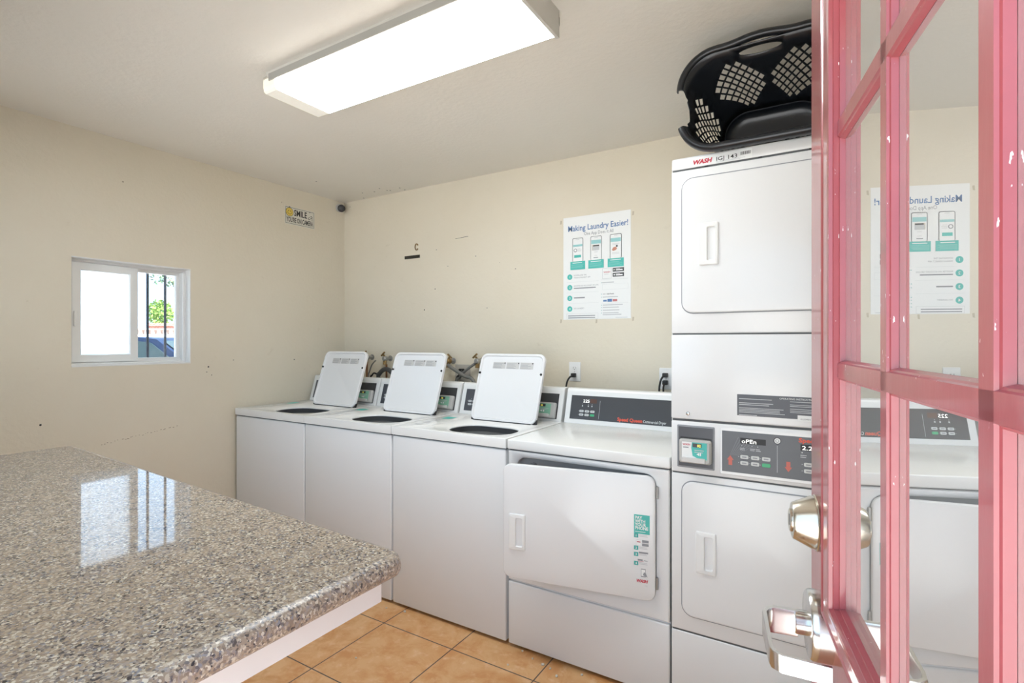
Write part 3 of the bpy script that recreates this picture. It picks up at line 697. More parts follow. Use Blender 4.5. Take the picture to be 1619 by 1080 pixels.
arrow(m, .206, .926, 1); arrow(m, .385, .926, -1)
m.use(ORED).text('Speed Queen', .415, 1.010, .020, z, TS, bold=.035, squeeze=.125)
m.use(INK).rect(.420, .50, .983, 1.004, z, TS); m.use(DIGIT).text('2.25', .424, .986, .019, z+.0004, TS, bold=.008, squeeze=.042)
m.use(LGREY); m.disc(.425, .977, .0022, z, 8, TS); m.lines(.42, .44, [.968, .962], .002, z, TS)
keypad(m, TS, .430, .932, z, 1.0)
m.use(MGREY)
for k in range(7):     # scribbled pen lines left of the display
    a = .205+k*.004; m.raw([(a, .945, z), (a+.0008, .945, z), (a+.028+.004*k, 1.010-.004*k, z), (a+.027+.004*k, 1.010-.004*k, z)], [(0, 1, 2, 3)], TS)
m.build('control_panel', None, sd)
# instruction label
TI = front(0, -.0048, 0)
m = MB(); m.use(DARK2).rect(.228, .60, 1.085, 1.158, .0, TI); z = .0006
m.use(PAPER).text('OPERATING INSTRUCTIONS', .413, 1.147, .0085, z, TI, align='CENTER', squeeze=.108)
m.use(LGREY); m.lines(.234, .345, [1.143, 1.129, 1.123], .0022, z, TI, .3); m.lines(.234, .38, [1.112, 1.107, 1.102, 1.097], .002, z, TI, .15); m.lines(.234, .30, [1.088], .0022, z, TI)
m.lines(.39, .59, [1.141, 1.131, 1.126, 1.117, 1.111, 1.106], .002, z, TI, .3)
m.use(PAPER).rect(.412, .60, 1.079, 1.098, z, TI); m.use(INK).text('IMPORTANT', .49, 1.092, .0055, z+.0004, TI, align='CENTER', squeeze=.05).text('CLEAN LINT FILTER BEFORE EACH LOAD', .42, 1.084, .006, z+.0004, TI, squeeze=.17)
m.build('instruction_label', None, sd)
m = MB(); m.lathe([(.007, 0), (.0065, .002), (.004, .0032)], 14, front(.062, -.004, 1.079)); m.build('screw', CHROME, sd, True)
# asset label on the top strip
TA = front(0, -.0004, 0); m = MB(); z = .0005
m.use(PAPER).rect(.072, .275, 1.9705, 2.0035, z*.6, TA)
m.use(REDP).text('WASH', .078, 1.979, .021, z+.0004, TA, bold=.05, shear=.22, squeeze=.066)
m.use(INK).text('IGJ 143', .158, 1.979, .020, z+.0004, TA, bold=.006, squeeze=.068)
for k in range(18):
    if k % 3 != 1: m.rect(.238+k*.0018, .2393+k*.0018, 1.985, 1.996, z+.0004, TA)
m.use(LGREY).lines(.158, .255, [1.9735, 1.9765], .0012, z+.0004, TA); m.build('asset_label', None, sd)
for x in (.125, .30, .45): MB().box(x-.006, x+.006, -.0006, .004, 1.9655, 1.9685).build('clip', BLACK, sd)

# ------------------------------------------------------------------ laundry basket on the stack
bs = empty('laundry_basket', 'broken black plastic laundry basket on its side on top of stacked dryer', 'laundry basket', (-.16, 2.0, 2.014))
# local: x right, y depth (mouth at y=-.075), z up
BY0, BD = -.085, .330
def sec(f):            # rounded-rectangle section at depth fraction f (0 = mouth)
    x0 = -.290+.085*f; x1 = .215-.075*f; z0 = .016+.004*f; z1 = .330-.095*f; r = .11-.02*f
    return x0, x1, z0, z1, r
def per(f, s):         # s in 0..4, corners at the integers +-
    x0, x1, z0, z1, r = sec(f); W = x1-x0-2*r; H = z1-z0-2*r; q = pi/2*r
    Ls = [H, q, W, q, H, q, W, q]      # right (up), corner, top (right to left), corner, left (down), corner, bottom (left to right), corner
    return Ls, (x0, x1, z0, z1, r)
L0, _ = per(0, 0); TOT = sum(L0)
def bpt(u, f):         # u = arc position at the mouth section
    Ls, (x0, x1, z0, z1, r) = per(f, 0); k = 0
    while k < 7 and u > L0[k]: u -= L0[k]; k += 1
    t = min(max(u/L0[k], 0), 1); y = BY0+BD*f; a = t*pi/2
    if k == 0: x, zz = x1, z0+r+t*Ls[0]
    elif k == 1: x, zz = x1-r+r*cos(a), z1-r+r*sin(a)
    elif k == 2: x, zz = x1-r-t*Ls[2], z1
    elif k == 3: x, zz = x0+r-r*sin(a), z1-r+r*cos(a)
    elif k == 4: x, zz = x0, z1-r-t*Ls[4]
    elif k == 5: x, zz = x0+r-r*cos(a), z0+r-r*sin(a)
    elif k == 6: x, zz = x0+r+t*Ls[6], z0
    else: x, zz = x1-r+r*sin(a), z0+r-r*cos(a)
    return V((x, y, zz))
cum = [0]
for l in L0: cum.append(cum[-1]+l)
# 2D sheet (u, w=f*BD) with diamond holes, handle slots and the broken notch
hol = []
def dia(u, w, a=.0140, b_=.0162): hol.append([(u-a, w), (u, w-b_), (u+a, w), (u, w+b_)])
def patch(uc, rows, w0, dw=.0205, du=.036):
    for i, (off, n) in enumerate(rows):
        for k in range(n): dia(uc+off*du+k*du, w0+i*dw)
top_u0 = cum[0]
def u_top(x): return cum[2]+(_[1]-_[4]-x)       # arc position on the top wall from local x at the mouth
rowsA = [((1-n)/2, n) for n in (2, 3, 4, 5, 6, 5, 6, 5, 4, 3, 2)]
patch(u_top(-.150), rowsA, .078); patch(u_top(.082), rowsA, .078)
rowsB = [(-1, 2), (-1.5, 3), (-1, 3), (-1.5, 3), (-1, 3), (-1.5, 3), (-1, 3), (-1.5, 3), (-1, 2)]
lc = (cum[4]+cum[5])/2
patch(lc-.03, rowsB, .10, .0225, .034); patch(lc+.072, rowsB, .10, .0225, .034)
rc = (cum[0]+cum[1])/2; patch(rc, rowsB, .10, .0225, .034)
bc = (cum[6]+cum[7])/2; patch(bc-.115, rowsA, .078); patch(bc+.115, rowsA, .078)
slot = lambda u, wl=.070: hol.append([(u-wl+.014*(1-cos(t)) if False else u+wl*cos(t) if abs(cos(t)) < 2 else 0, .034+.017*sin(t)) for t in [2*pi*k/18 for k in range(18)]])
slot(u_top(-.045)); slot(bc)
# broken notch on the left wall at the mouth
NU0, NU1 = cum[4]-.005, cum[5]+.03
notch = [(NU0, -.01), (NU0+.004, .012), (NU0+.012, .020), (NU0+.016, .034), (NU0+.028, .030), (NU0+.05, .045), (NU0+.09, .050), (NU1-.07, .052), (NU1-.035, .048), (NU1-.02, .030), (NU1-.010, .034), (NU1-.004, .015), (NU1, -.01)]
hol.append(notch)
def inside(p, poly):
    c = False; j = len(poly)-1
    for i in range(len(poly)):
        if (poly[i][1] > p[1]) != (poly[j][1] > p[1]) and p[0] < (poly[j][0]-poly[i][0])*(p[1]-poly[i][1])/(poly[j][1]-poly[i][1])+poly[i][0]: c = not c
        j = i
    return c
pts, eds = [], []
def addloop(l):
    b0 = len(pts); pts.extend(V(p) for p in l); n = len(l); eds.extend((b0+i, b0+(i+1) % n) for i in range(n))
for h in hol: addloop(h)
us = []
for k in range(8):
    n = 10 if k % 2 else 8
    us += [cum[k]+L0[k]*i/n for i in range(n)]
us.append(TOT-1e-5)
boxes = [(min(p[0] for p in h)-.002, max(p[0] for p in h)+.002, min(p[1] for p in h)-.002, max(p[1] for p in h)+.002, h) for h in hol]
def inhole(p): return any(a < p[0] < b2 and c < p[1] < d and inside(p, h) for a, b2, c, d, h in boxes)
nW = 9
for u in us:
    for k in range(nW+1):
        p = (u, BD*k/nW)
        if not inhole(p): pts.append(V(p))
res = delaunay_2d_cdt(pts, eds, [], 0, 1e-6)
vo, fo = res[0], res[2]
bmv = [bpt(v.x, max(v.y, 0)/BD) for v in vo]; bf = []
for f in fo:
    c = sum((vo[i] for i in f), V((0, 0)))/len(f)
    if not inhole((c.x, c.y)) and c.y > 0: bf.append(tuple(f))
m = MB(); m.raw(bmv, bf)
bmesh.ops.remove_doubles(m.bm, verts=m.bm.verts, dist=.0004)
bo = m.build('tub_wall', BASKET, bs, True, 60)
md = bo.modifiers.new('thick', 'SOLIDIFY'); md.thickness = .0028; md.offset = 0
x0, x1, z0, z1, r = sec(1); yb = BY0+BD
def bl(e, dy): return [(p[0], yb+dy, p[1]) for p in rrect(x0+e, x1-e, z0+e, z1-e, max(r-e, .01), 10)]
m = MB(); m.loft([bl(0, -.001), bl(.003, .010), bl(.011, .021), bl(.024, .028), bl(.042, .031), bl(.06, .0315)], False, True); bo = m.build('tub_base', BASKET, bs, True, 60)
md = bo.modifiers.new('thick', 'SOLIDIFY'); md.thickness = .0028; md.offset = 0
# rolled rim, broken on the left side; it arches over the two hand holes
def rim(u0, u1, n):
    loops = []
    for i in range(n+1):
        u = (u0+(u1-u0)*i/n) % TOT; c = bpt(u, 0); a = bpt((u+.004) % TOT, 0); t = (a-c).normalized(); out = V((t.z, 0, -t.x))
        if (c+out*.01-V((0, c.y, .17))).length < (c-V((0, c.y, .17))).length: out = -out
        k = 0
        d_ = u-u_top(-.045)
        if abs(d_) < .12: k = .012*(cos(d_/.12*pi)*.5+.5)
        c = c+out*k
        pr = ((0, .010), (0, -.004), (.006, -.010), (.014, -.010), (.022, -.005), (.0245, .004), (.0245, .018), (.021, .018), (.0205, .004), (.012, -.003), (.005, .0))
        loops.append([c+out*p[0]+V((0, p[1], 0)) for p in pr])
    return loops
m = MB(); m.loft(rim(NU1-TOT, NU0, 150), True, True); m.build('rim', BASKET, bs, True, 50)

# ------------------------------------------------------------------ ceiling light
cl_ = empty('ceiling_light', 'long white fluorescent fixture glowing on the ceiling', 'ceiling light', (-1.375, 1.428, ZC))
lx0, lx1, ly0, ly1 = -.603, .603, -.138, .138
MB().box(lx0+.003, lx1-.003, ly0+.012, ly1-.012, -.030, 0).box(lx0, lx1-.002, ly0, ly1, -.036, -.026).build('housing', LMETAL, cl_)
pr = [(ly0, -.030), (ly0, -.068), (ly0+.004, -.084), (ly0+.012, -.089), (ly1-.008, -.089), (ly1-.003, -.084), (ly1, -.070), (ly1, -.030)]
m = MB(); m.loft([[(x, y, z) for y, z in pr] for x in (lx0+.075, lx1-.012)], closed=False); ln = m.build('lens', LENS, cl_); ln.data.materials.append(LSIDE)
for pl in ln.data.polygons:
    if abs(pl.normal.z) < .9: pl.material_index = 1
m = MB(); m.loft([[(x, y, z) for y, z in pr] for x in (lx0, lx0+.075)], True, False, closed=False); m.build('lens_end', LEND, cl_)
MB().box(lx1-.012, lx1, ly0-.002, ly1+.002, -.092, 0).build('end_cap', LMETAL, cl_)
for y in (ly0-.004, ly1-.001): MB().box(lx0+.04, lx1, y, y+.005, -.050, -.022).build('side_rail', mat('rail_metal', (.36, .35, .32), .5), cl_)

# ------------------------------------------------------------------ poster
PX0, PZ0, PW, PHh = -1.379, 1.471, .420, .613
TP = front(PX0, YB-.0005, PZ0)
po = empty('poster', 'white laundry app poster with teal phones taped to the back wall', 'poster', (PX0+PW/2, YB, PZ0))
TPl = M.Translation((-(PX0+PW/2), -YB, -PZ0)) @ TP
MB().box(0, PW, 0, PHh, 0, .0012, T=TPl).build('sheet', PAPER, po)
z = .0018
m = MB(); m.use(BLUE).text('Making Laundry Easier!', .030, .528, .047, z, TPl, bold=.014, squeeze=.372); m.build('heading_text', None, po)
m = MB(); m.use(MGREY).text('One App Does It All', PW*.54, .497, .027, z, TPl, align='CENTER', squeeze=.180); m.build('subheading_text', None, po)
for k, xx in enumerate((.060, .176, .296)):
    m = MB(); y0 = .345; m.use(MGREY).loft([z3(rrect(xx, xx+.070, y0, .485, .008, 3), z)], False, True, T=TPl)
    rr = rrect(xx, xx+.070, y0, .485, .008, 3); m.raw(z3(rr, z), [tuple(range(len(rr)))], TPl)
    ri = rrect(xx+.003, xx+.067, y0, .482, .006, 3); m.use(PAPER).raw(z3(ri, z+.0004), [tuple(range(len(ri)))], TPl)
    m.use(LGREY).rect(xx+.024, xx+.046, .475, .477, z+.0008, TPl)
    m.use(mat('pale_teal_print', (.32, .62, .62), .5)).rect(xx+.005, xx+.065, .440 if k else .434, .462 if k else .446, z+.0008, TPl)
    if k == 0:
        m.use(MGREY).disc(xx+.02, .412, .011, z+.0008, 16, TPl); m.use(PAPER).disc(xx+.02, .412, .007, z+.0012, 16, TPl); m.use(LGREY).lines(xx+.034, xx+.06, [.42, .413, .406], .002, z+.0008, TPl); m.use(TEAL).rect(xx+.012, xx+.056, .368, .384, z+.0008, TPl)
    elif k == 1:
        m.use(CREAMP).rect(xx+.010, xx+.056, .402, .433, z+.0008, TPl); m.use(LGREY).rect(xx+.013, xx+.056, .402, .426, z+.0010, TPl); m.use(INK).rect(xx+.017, xx+.054, .425, .432, z+.0012, TPl); m.use(LGREY).lines(xx+.025, xx+.045, [.392, .372], .002, z+.0008, TPl); m.use(MGREY).rect(xx+.02, xx+.048, .357, .361, z+.0008, TPl)
    else:
        m.use(mat('salmon_print', (.60, .26, .18), .5)).loft([[(xx+.012, .395, z+.0008), (xx+.02, .408, z+.0008), (xx+.034, .412, z+.0008)], [(xx+.020, .388, z+.0008), (xx+.036, .392, z+.0008), (xx+.044, .402, z+.0008)]], closed=False, T=TPl)
        m.use(INK).disc(xx+.042, .415, .006, z+.0010, 10, TPl); m.use(LGREY).lines(xx+.014, xx+.06, [.43, .424, .378, .372], .0018, z+.0008, TPl)
    m.build('phone_picture', None, po)
    m = MB(); m.use(TEAL).rect(xx-.013, xx+.083, .297, .346, z+.0012, TPl); m.use(PAPER).lines(xx+.002, xx+.068, [.337], .0035, z+.0016, TPl, .1); m.use(mat('pale_teal_text', (.25, .62, .57), .5)).lines(xx-.006, xx+.074, [.326, .320, .314, .308], .002, z+.0016, TPl); m.build('caption_panel', None, po)
m = MB(); m.use(LGREY).rect(.250, .306, .232, .292, z, TPl); m.use(PAPER).rect(.2515, .3045, .2335, .2905, z+.0004, TPl)
m.use(REDP).text('WASH', .258, .266, .011, z+.0008, TPl, bold=.03, squeeze=.040); m.use(LGREY).lines(.260, .297, [.258], .002, z+.0008, TPl); m.build('app_icon', None, po)
for y in (.269, .240):
    m = MB(); m.use(DARK).rect(.313, .380, y, y+.022, z, TPl); m.use(PAPER)
    if y > .25: m.raw([(.319, y+.006, z+.0004), (.319, y+.016, z+.0004), (.327, y+.011, z+.0004)], [(0, 1, 2)], TPl)
    else: m.disc(.323, y+.011, .0045, z+.0004, 12, TPl)
    m.rect(.332, .372, y+.006, y+.013, z+.0004, TPl).rect(.332, .356, y+.015, y+.017, z+.0004, TPl); m.build('store_badge', None, po)
m = MB()
for k, y in enumerate((.255, .192, .128, .064)):
    m.use(TEAL).disc(.043, y, .0165, z, 28, TPl); m.use(PAPER).text(str(k+1), .0385, y-.007, .020, z+.0004, TPl, bold=.01)
    m.use(MGREY)
    if k == 0: m.text('DOWNLOAD THE', .070, y+.004, .0115, z, TPl, squeeze=.080); m.text('WASH-CONNECT APP', .070, y-.010, .0115, z, TPl, squeeze=.105)
    elif k == 1: m.text('REGISTER AN ACCOUNT OR LOG', .070, y+.004, .0115, z, TPl, squeeze=.155); m.lines(.070, .215, [y-.006], .006, z, TPl, .1)
    elif k == 2: m.lines(.070, .140, [y+.001], .007, z, TPl, 0)
    else: m.text('DO LAUNDRY', .070, y-.002, .0115, z, TPl, squeeze=.066)
m.use(mat('hair_line', (.66, .69, .69), .5))
for y in (.223, .160, .096): m.rect(.022, .228, y, y+.001, z, TPl)
for y in (.232, .228+.0, .092): m.rect(.242, .405, y-.003, y-.002, z, TPl)
m.use(LGREY).lines(.248, .34, [.210], .005, z, TPl); m.use(mat('hair_line', (.66,)*3)).rect(.250, .405, .200, .201, z, TPl).rect(.250, .405, .168, .169, z, TPl).rect(.250, .251, .168, .2, z, TPl).rect(.404, .405, .168, .2, z, TPl)
m.use(LGREY).rect(.252, .270, .141, .146, z, TPl); m.use(INK).text('Add Funds', .276, .1405, .0095, z, TPl, bold=.02, squeeze=.044); m.use(LGREY).lines(.252, .345, [.126], .005, z, TPl, .1)
m.use(BLUE).rect(.255, .277, .100, .110, z, TPl).rect(.281, .309, .098, .114, z, TPl); m.use(mat('card_red', (.55, .20, .20), .5)).rect(.313, .340, .099, .112, z, TPl)
m.use(LGREY).lines(.252, .375, [.080, .066, .050, .034, .024], .0045, z, TPl, .3)
for y in (.210, .144, .126, .080, .066, .050, .034): m.use(TEAL2).disc(.245, y, .0022, z, 8, TPl)
m.use(MGREY).lines(.032, .205, [.022], .005, z, TPl, 0).lines(.032, .205, [.010], .005, z, TPl, 0); m.use(LGREY)
for a in ((.022, .225, .035, .036), (.022, .225, .002, .003), (.022, .023, .002, .036), (.224, .225, .002, .036)): m.rect(*a, z, TPl)
m.rect(.33, .40, .006, .009, z, TPl); m.build('instruction_print', None, po)
# bits of tape round the poster
TAPE = mat('old_tape', (.55, .48, .36), .6)

# ------------------------------------------------------------------ small things on the walls
TS_ = frame((XL+.0005, 2.322, 2.181), (0, 1, 0), (0, 0, 1))
sg = empty('wall_sign', 'small white SMILE sign with yellow smiley on the left wall', 'sign', (XL, 2.447, 2.181))
TSl = M.Translation((-XL, -2.447, -2.181)) @ TS_
MB().box(0, .250, 0, .128, 0, .002, T=TSl).build('sign_plate', mat('sign_white', (.72, .70, .62), .4), sg)
m = MB(); z = .0026; m.use(INK)
for a in ((.006, .244, .120, .1222), (.006, .244, .006, .0082), (.006, .0082, .006, .122), (.2418, .244, .006, .122)): m.rect(*a, z, TSl)
m.disc(.038, .088, .0315, z, 28, TSl); m.use(YEL).disc(.038, .088, .029, z+.0004, 28, TSl)
m.use(INK).disc(.029, .095, .0035, z+.0008, 10, TSl).disc(.047, .095, .0035, z+.0008, 10, TSl)
arc = [(.038+.018*cos(t), .088+.018*sin(t)) for t in [pi+pi*k/10 for k in range(11)]]; arc2 = [(.038+.0155*cos(t), .088+.0155*sin(t)) for t in [pi+pi*k/10 for k in range(11)]]
m.loft([z3(arc, z+.0008), z3(arc2, z+.0008)], closed=False, T=TSl)
m.text('SMILE', .074, .068, .062, z, TSl, bold=.02, squeeze=.108)
m.text("YOU'RE ON CAMERA", .014, .018, .050, z, TSl, bold=.02, squeeze=.222)
m.raw([(.190, .072, z), (.222, .094, z), (.232, .084, z), (.200, .060, z)], [(0, 1, 2, 3)], TSl); m.use(mat('sign_white')).raw([(.194, .072, z+.0004), (.221, .090, z+.0004), (.227, .084, z+.0004), (.200, .065, z+.0004)], [(0, 1, 2, 3)], TSl)
m.use(INK).rect(.226, .229, .055, .085, z, TSl); m.build('sign_print', None, sg)
for y in (.038, .208): MB().lathe([(.003, 0), (.003, .004), (.001, .006)], 8, TSl @ M.Translation((y, .125 if y < .1 else .118, 0))).build('nail', INK, sg)
# dome camera in the corner
sc_ = empty('security_camera', 'small black security camera in the upper wall corner', 'security camera', (XL, 2.80, 2.39))
MB().lathe([(.030, 0), (.030, .010), (.024, .014)], 20, M.Rotation(pi/2, 4, 'Y')).build('mounting_base', mat('camera_grey', (.55, .53, .50), .5), sc_, True)
aim = (V((0, 0, CAMZ))-V((XL+.03, 2.80, 2.39))).normalized(); Tc = frame((.034, 0, -.004), aim.cross(V((0, 0, 1))), V((0, 0, 1)))
q_ = aim.to_track_quat('Z', 'Y').to_matrix().to_4x4(); q_.translation = V((.030, 0, -.004))
m = MB(); m.lathe([(.012, -.03), (.027, -.022), (.029, .012), (.027, .018), (.020, .019)], 24, q_); m.build('camera_body', BLACK, sc_, True)
m = MB(); m.lathe([(.019, .018), (.016, .0225), (.008, .025)], 20, q_); m.build('camera_lens', mat('lens_glass', (.05, .055, .06), .1), sc_, True)
# black slot, hook and a scratch on the back wall
sp = MB().box(-.072, .072, -.004, .0, -.011, .011).build('wall_slot', mat('slot_dark', (.03, .026, .018), .7)); sp.location = (-2.592, YB, 1.953); tag(sp, 'narrow black slot in the back wall left of the poster', 'wall slot')
rg = MB(); rg.tube([(.014*cos(t), 0, .022*sin(t)) for t in [.5+5.2*k/16 for k in range(17)]], .004, 8); rg = rg.build('wall_hook', BRASS); rg.location = (-2.548, YB-.004, 2.022); tag(rg, 'small brass ring hook on back wall just above the black slot', 'hook')
# outlets
def outlet(x, z, lab):
    o = empty('wall_outlet', lab, 'electrical outlet', (x, YB, z), 0, 'outlets on the back wall')
    T = front(0, 0, 0)
    m = MB(); rplate(m, -.037, .037, -.058, .058, 0, .006, .004, .003, T); m.build('cover_plate', PLASTIC, o, True)
    for dz in (.020, -.020):
        m = MB(); m.use(PLASTIC); rplate(m, -.017, .017, dz-.014, dz+.014, .005, .0075, .010, .001, T)
        m.use(INK).rect(-.0075, -.0055, dz-.001, dz+.008, .0079, T).rect(.0055, .0075, dz-.001, dz+.008, .0079, T).disc(0, dz-.007, .0028, .0079, 10, T); m.build('socket', None, o)
    MB().lathe([(.003, .006), (.002, .0072)], 8, T).build('screw', GALV, o); return o
outlet(-1.303, 1.160, 'white wall outlet with one black plug, above gap between washer and dryer')
outlet(-.762, 1.138, 'white wall outlet with two black plugs, beside stacked dryer')
def cord(pts, lab, r=.0052, cat='power cord', plugs=True, g=None):
    o = empty('power_cord', lab, cat, pts[0], 0, g); b0 = V(pts[0])
    MB().box(-.013, .013, -.028, 0, -.012, .012, .004).build('plug', BLACK, o, True)
    P = [V(p)-b0 for p in pts]; P[0] = V((0, -.024, -.004)); MB().tube(smoothp(P), r, 8).build('cable', BLACK, o, True); return o
def smoothp(P, n=6):
    out = []; P = [V(p) for p in P]
    for i in range(len(P)-1):
        a = P[max(i-1, 0)]; b_ = P[i]; c = P[i+1]; d = P[min(i+2, len(P)-1)]
        for k in range(n):
            t = k/n; out.append(.5*((2*b_)+(c-a)*t+(2*a-5*b_+4*c-d)*t*t+(3*b_-a-3*c+d)*t**3))
    out.append(P[-1]); return out
yo = YB-.0078
cord([(-1.303, yo, 1.140), (-1.318, yo-.035, 1.128), (-1.335, yo-.04, 1.09), (-1.338, yo-.045, 1.0), (-1.33, yo-.04, .6)], 'black power cord plugged into the outlet above the washer and dryer gap')
cord([(-.762, yo, 1.158), (-.774, yo-.03, 1.145), (-.785, yo-.034, 1.11), (-.789, yo-.034, 1.03), (-.79, yo-.03, .7)], 'black power cord plugged into the upper socket beside the stacked dryer')
cord([(-.762, yo, 1.118), (-.762, yo-.045, 1.10), (-.760, yo-.055, 1.07), (-.752, yo-.055, 1.0), (-.75, yo-.05, .7)], 'black power cord plugged into the lower socket beside the stacked dryer')
# holes, nicks and tape scraps on the back wall are marks of the surface
m = MB(); m.use(INK)
for px, py, rr in ((688, 457, .004), (671, 490, .005), (708, 421, .003), (757, 268, .004), (770, 487, .003), (815, 425, .003), (690, 395, .003), (752, 405, .003), (790, 415, .002)):
    c = at(px, py, YB-.0006); m.disc(c.x, c.z, rr, 0, 10, M.Translation((0, YB-.0006, 0)) @ front(0, 0, 0))
c = at(731, 376, YB-.0006); m.raw([(-2.20, YB-.0006, 2.044), (-2.09, YB-.0006, 2.050), (-2.09, YB-.0006, 2.053), (-2.20, YB-.0006, 2.046)], [(0, 1, 2, 3)])
m.use(TAPE)
for px, py in ((887, 352), (1001, 337), (887, 508), (943, 508), (1001, 504)):
    c = at(px, py, YB-.0006); m.raw([(c.x-.006, YB-.0006, c.z-.012), (c.x+.004, YB-.0006, c.z-.01), (c.x+.006, YB-.0006, c.z+.01), (c.x-.004, YB-.0006, c.z+.012)], [(0, 1, 2, 3)])
struct(m.build('trim_1'))

m = MB(); m.use(mat('scrape_mark', (.30, .24, .17), .8))
for k in range(26):
    f_ = k/25; y = 1.23+.37*f_+random.uniform(-.006, .006); z = .790+.045*f_+random.uniform(-.004, .004); l_ = random.uniform(.003, .011)
    m.raw([(XL+.0007, y, z), (XL+.0007, y+l_, z+.001), (XL+.0007, y+l_*.8, z+.003), (XL+.0007, y+.001, z+.0035)], [(0, 1, 2, 3)])
m.use(INK)
for y, z, r_ in ((1.79, 1.182, .005), (1.78, 1.15, .003), (1.81, 1.13, .003), (2.40, 1.21, .004), (.98, .93, .005), (2.30, 2.325, .003), (1.95, 1.22, .003)):
    m.disc(y, z, r_, 0, 10, frame((XL+.0007, 0, 0), (0, 1, 0), (0, 0, 1)))
struct(m.build('trim_2'))
m = MB(); m.use(INK)
for px, py in ((573, 305), (575, 313), (592, 303), (600, 298), (612, 301), (617, 301), (632, 297), (640, 300), (500, 287)):
    d = FW + RT*((px-809.5)/FPX) + V((0, 0, 1))*((540-py)/FPX); c = V((0, 0, CAMZ))+d*((ZC-CAMZ)/d.z)
    m.disc(c.x, c.y, .006, ZC-.0006, 8)
struct(m.build('trim_3'))

# ------------------------------------------------------------------ faucets, pipes and hoses behind the washers
def faucet(px, py, lab, hdir=-1, body=GALV):
    c = at(px, py, YB-.055)
    o = empty('faucet', lab, 'faucet', (c.x, YB, c.z), 0, 'washer supply faucets on the back wall')
    MB().lathe([(.022, 0), (.022, .004), (.011, .006), (.011, .04)], 14, front(0, 0, 0)).build('wall_flange', GALV, o, True)
    MB().lathe([(.014, .035), (.018, .04), (.018, .070), (.013, .075)], 14, front(0, 0, 0)).build('valve_body', body, o, True)
    MB().tube([(0, -.055, -.005), (0, -.058, -.03), (0, -.06, -.045)], [.012, .012, .014], 10).build('spout', BRASS, o, True)
    MB().tube([(0, -.055, .01), (hdir*.012, -.06, .028)], .007, 8).build('stem', BRASS, o)
    m = MB(); m.box(-.022, .022, -.006, .006, -.005, .005, .002, T=M.Translation((hdir*.016, -.062, .034)) @ M.Rotation(R(40)*hdir, 4, 'Y')); m.build('handle', BRASS, o); return o
faucet(580, 565, 'grey supply faucet half hidden behind the lid of the corner washer')
faucet(609, 567, 'grey faucet with brass handle above the black drain hose')
faucet(709, 571, 'brass faucet with grey hose just right of the middle washer lid', 1, BRASS)
faucet(755, 571, 'faucet tucked against the left edge of the rightmost washer lid', -1)
def pipe(name, pts, r, m_, lab, cat, ribs=None):
    b0 = V(pts[0]); P = smoothp([V(p)-b0 for p in pts], 10 if ribs else 6)
    o = MB().tube(P, r, 12, ribs=ribs).build(name, m_, None, True, 60); o.location = b0; return tag(o, lab, cat)
A = lambda px, py, y=2.80: tuple(at(px, py, y))
def dn(px, py, y=2.79, z=.3): c = at(px, py, y); return (c.x, c.y, z)
pipe('copper_pipe', [A(580, 572, 2.835), A(580, 600, 2.835), dn(580, 600, 2.835, .4)], .007, COPPER, 'copper pipe dropping below the half hidden corner faucet', 'pipe')
pipe('copper_pipe', [A(611, 576, 2.838), A(611, 600, 2.838), dn(611, 600, 2.838, .4)], .007, COPPER, 'copper pipe dropping behind the arched drain hose', 'pipe')
pipe('drain_hose', [dn(598, 600, 2.775, .7), A(598, 601, 2.775), A(600, 591, 2.775), A(606, 585, 2.775), A(612, 584, 2.775), A(618, 588, 2.775), A(621, 598, 2.775), dn(622, 600, 2.775, .7)], .017, RIBH, 'thick ribbed black drain hose arching up between first two washers', 'drain hose', .86)
pipe('supply_hose', [A(594, 570, 2.79), A(588, 577, 2.79), A(584, 588, 2.79), A(582, 600, 2.79), dn(581, 604, 2.79, .7)], .005, HOSE, 'thin grey supply hose curving down behind the corner washer', 'hose')
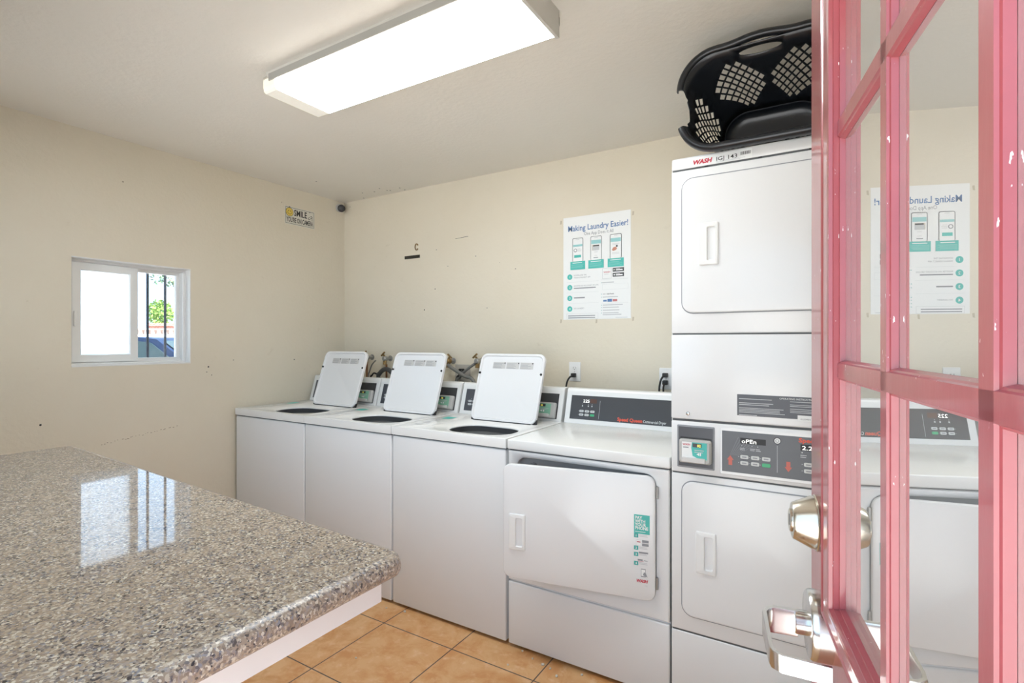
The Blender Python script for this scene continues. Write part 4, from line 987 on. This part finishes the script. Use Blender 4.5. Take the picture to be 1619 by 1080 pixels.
pipe('supply_hose', [A(595, 591, 2.79), A(591, 590, 2.79), A(588, 594, 2.79), A(586, 602, 2.79), dn(586, 606, 2.79, .7)], .006, BLACK, 'short black hose hooked beside the arched drain hose', 'hose')
pipe('supply_hose', [A(708, 577, 2.77), A(716, 583, 2.77), A(733, 594, 2.77), A(750, 606, 2.77), dn(760, 614, 2.77, .8)], .012, HOSE, 'grey supply hose slanting down to the right, crossing in front', 'hose')
pipe('supply_hose', [A(751, 575, 2.80), A(744, 580, 2.80), A(734, 588, 2.80), A(727, 597, 2.80), A(722, 606, 2.80), dn(720, 612, 2.80, .8)], .009, HOSE, 'grey supply hose slanting down to the left behind the other', 'hose')
pipe('drain_hose', [A(731, 587, 2.825), A(726, 593, 2.825), A(721, 606, 2.825), dn(720, 612, 2.825, .8)], .009, RIBH, 'dark drain hose leaving the grey wall box downward', 'drain hose')
wb = empty('washer_outlet_box', 'grey recessed wall box behind the crossing supply hoses', 'outlet box', (at(732, 588, YB).x, YB, at(732, 588, YB).z))
MB().box(-.062, .062, -.006, 0, -.065, .05, .002).build('box_frame', mat('box_grey', (.50, .47, .42), .6), wb); MB().box(-.018, .018, -.03, -.004, -.012, .022, .005).build('drain_inlet', BLACK, wb)

# ------------------------------------------------------------------ crumbs on the floor
def fl(px, py):
    d = FW + RT*((px-809.5)/FPX) + V((0, 0, 1))*((540-py)/FPX); return V((0, 0, CAMZ))+d*(-CAMZ/d.z)
CRUMB = mat('pale_crumb', (.62, .58, .50), .7)
first = None
for i, (px, py) in enumerate(((563, 1041), (611, 962), (880, 1070), (803, 1052), (920, 1068), (842, 1042), (826, 1030), (858, 1052), (870, 1058), (640, 968))):
    c = fl(px, py)
    if first is None:
        m = MB(); m.lathe([(.004, 0), (.0075, .002), (.0065, .006), (.003, .008)], 7); first = m.build('floor_crumb', CRUMB); o = first
    else: o = first.copy(); COL.objects.link(o)
    o.location = (c.x, c.y, 0); s = .6+.6*random.random(); o.scale = (s, s*.8, s); o.rotation_euler = (0, 0, i)
    tag(o, 'tiny pale crumb of debris lying on the terracotta floor tiles', 'debris crumb', 'crumbs on the floor')
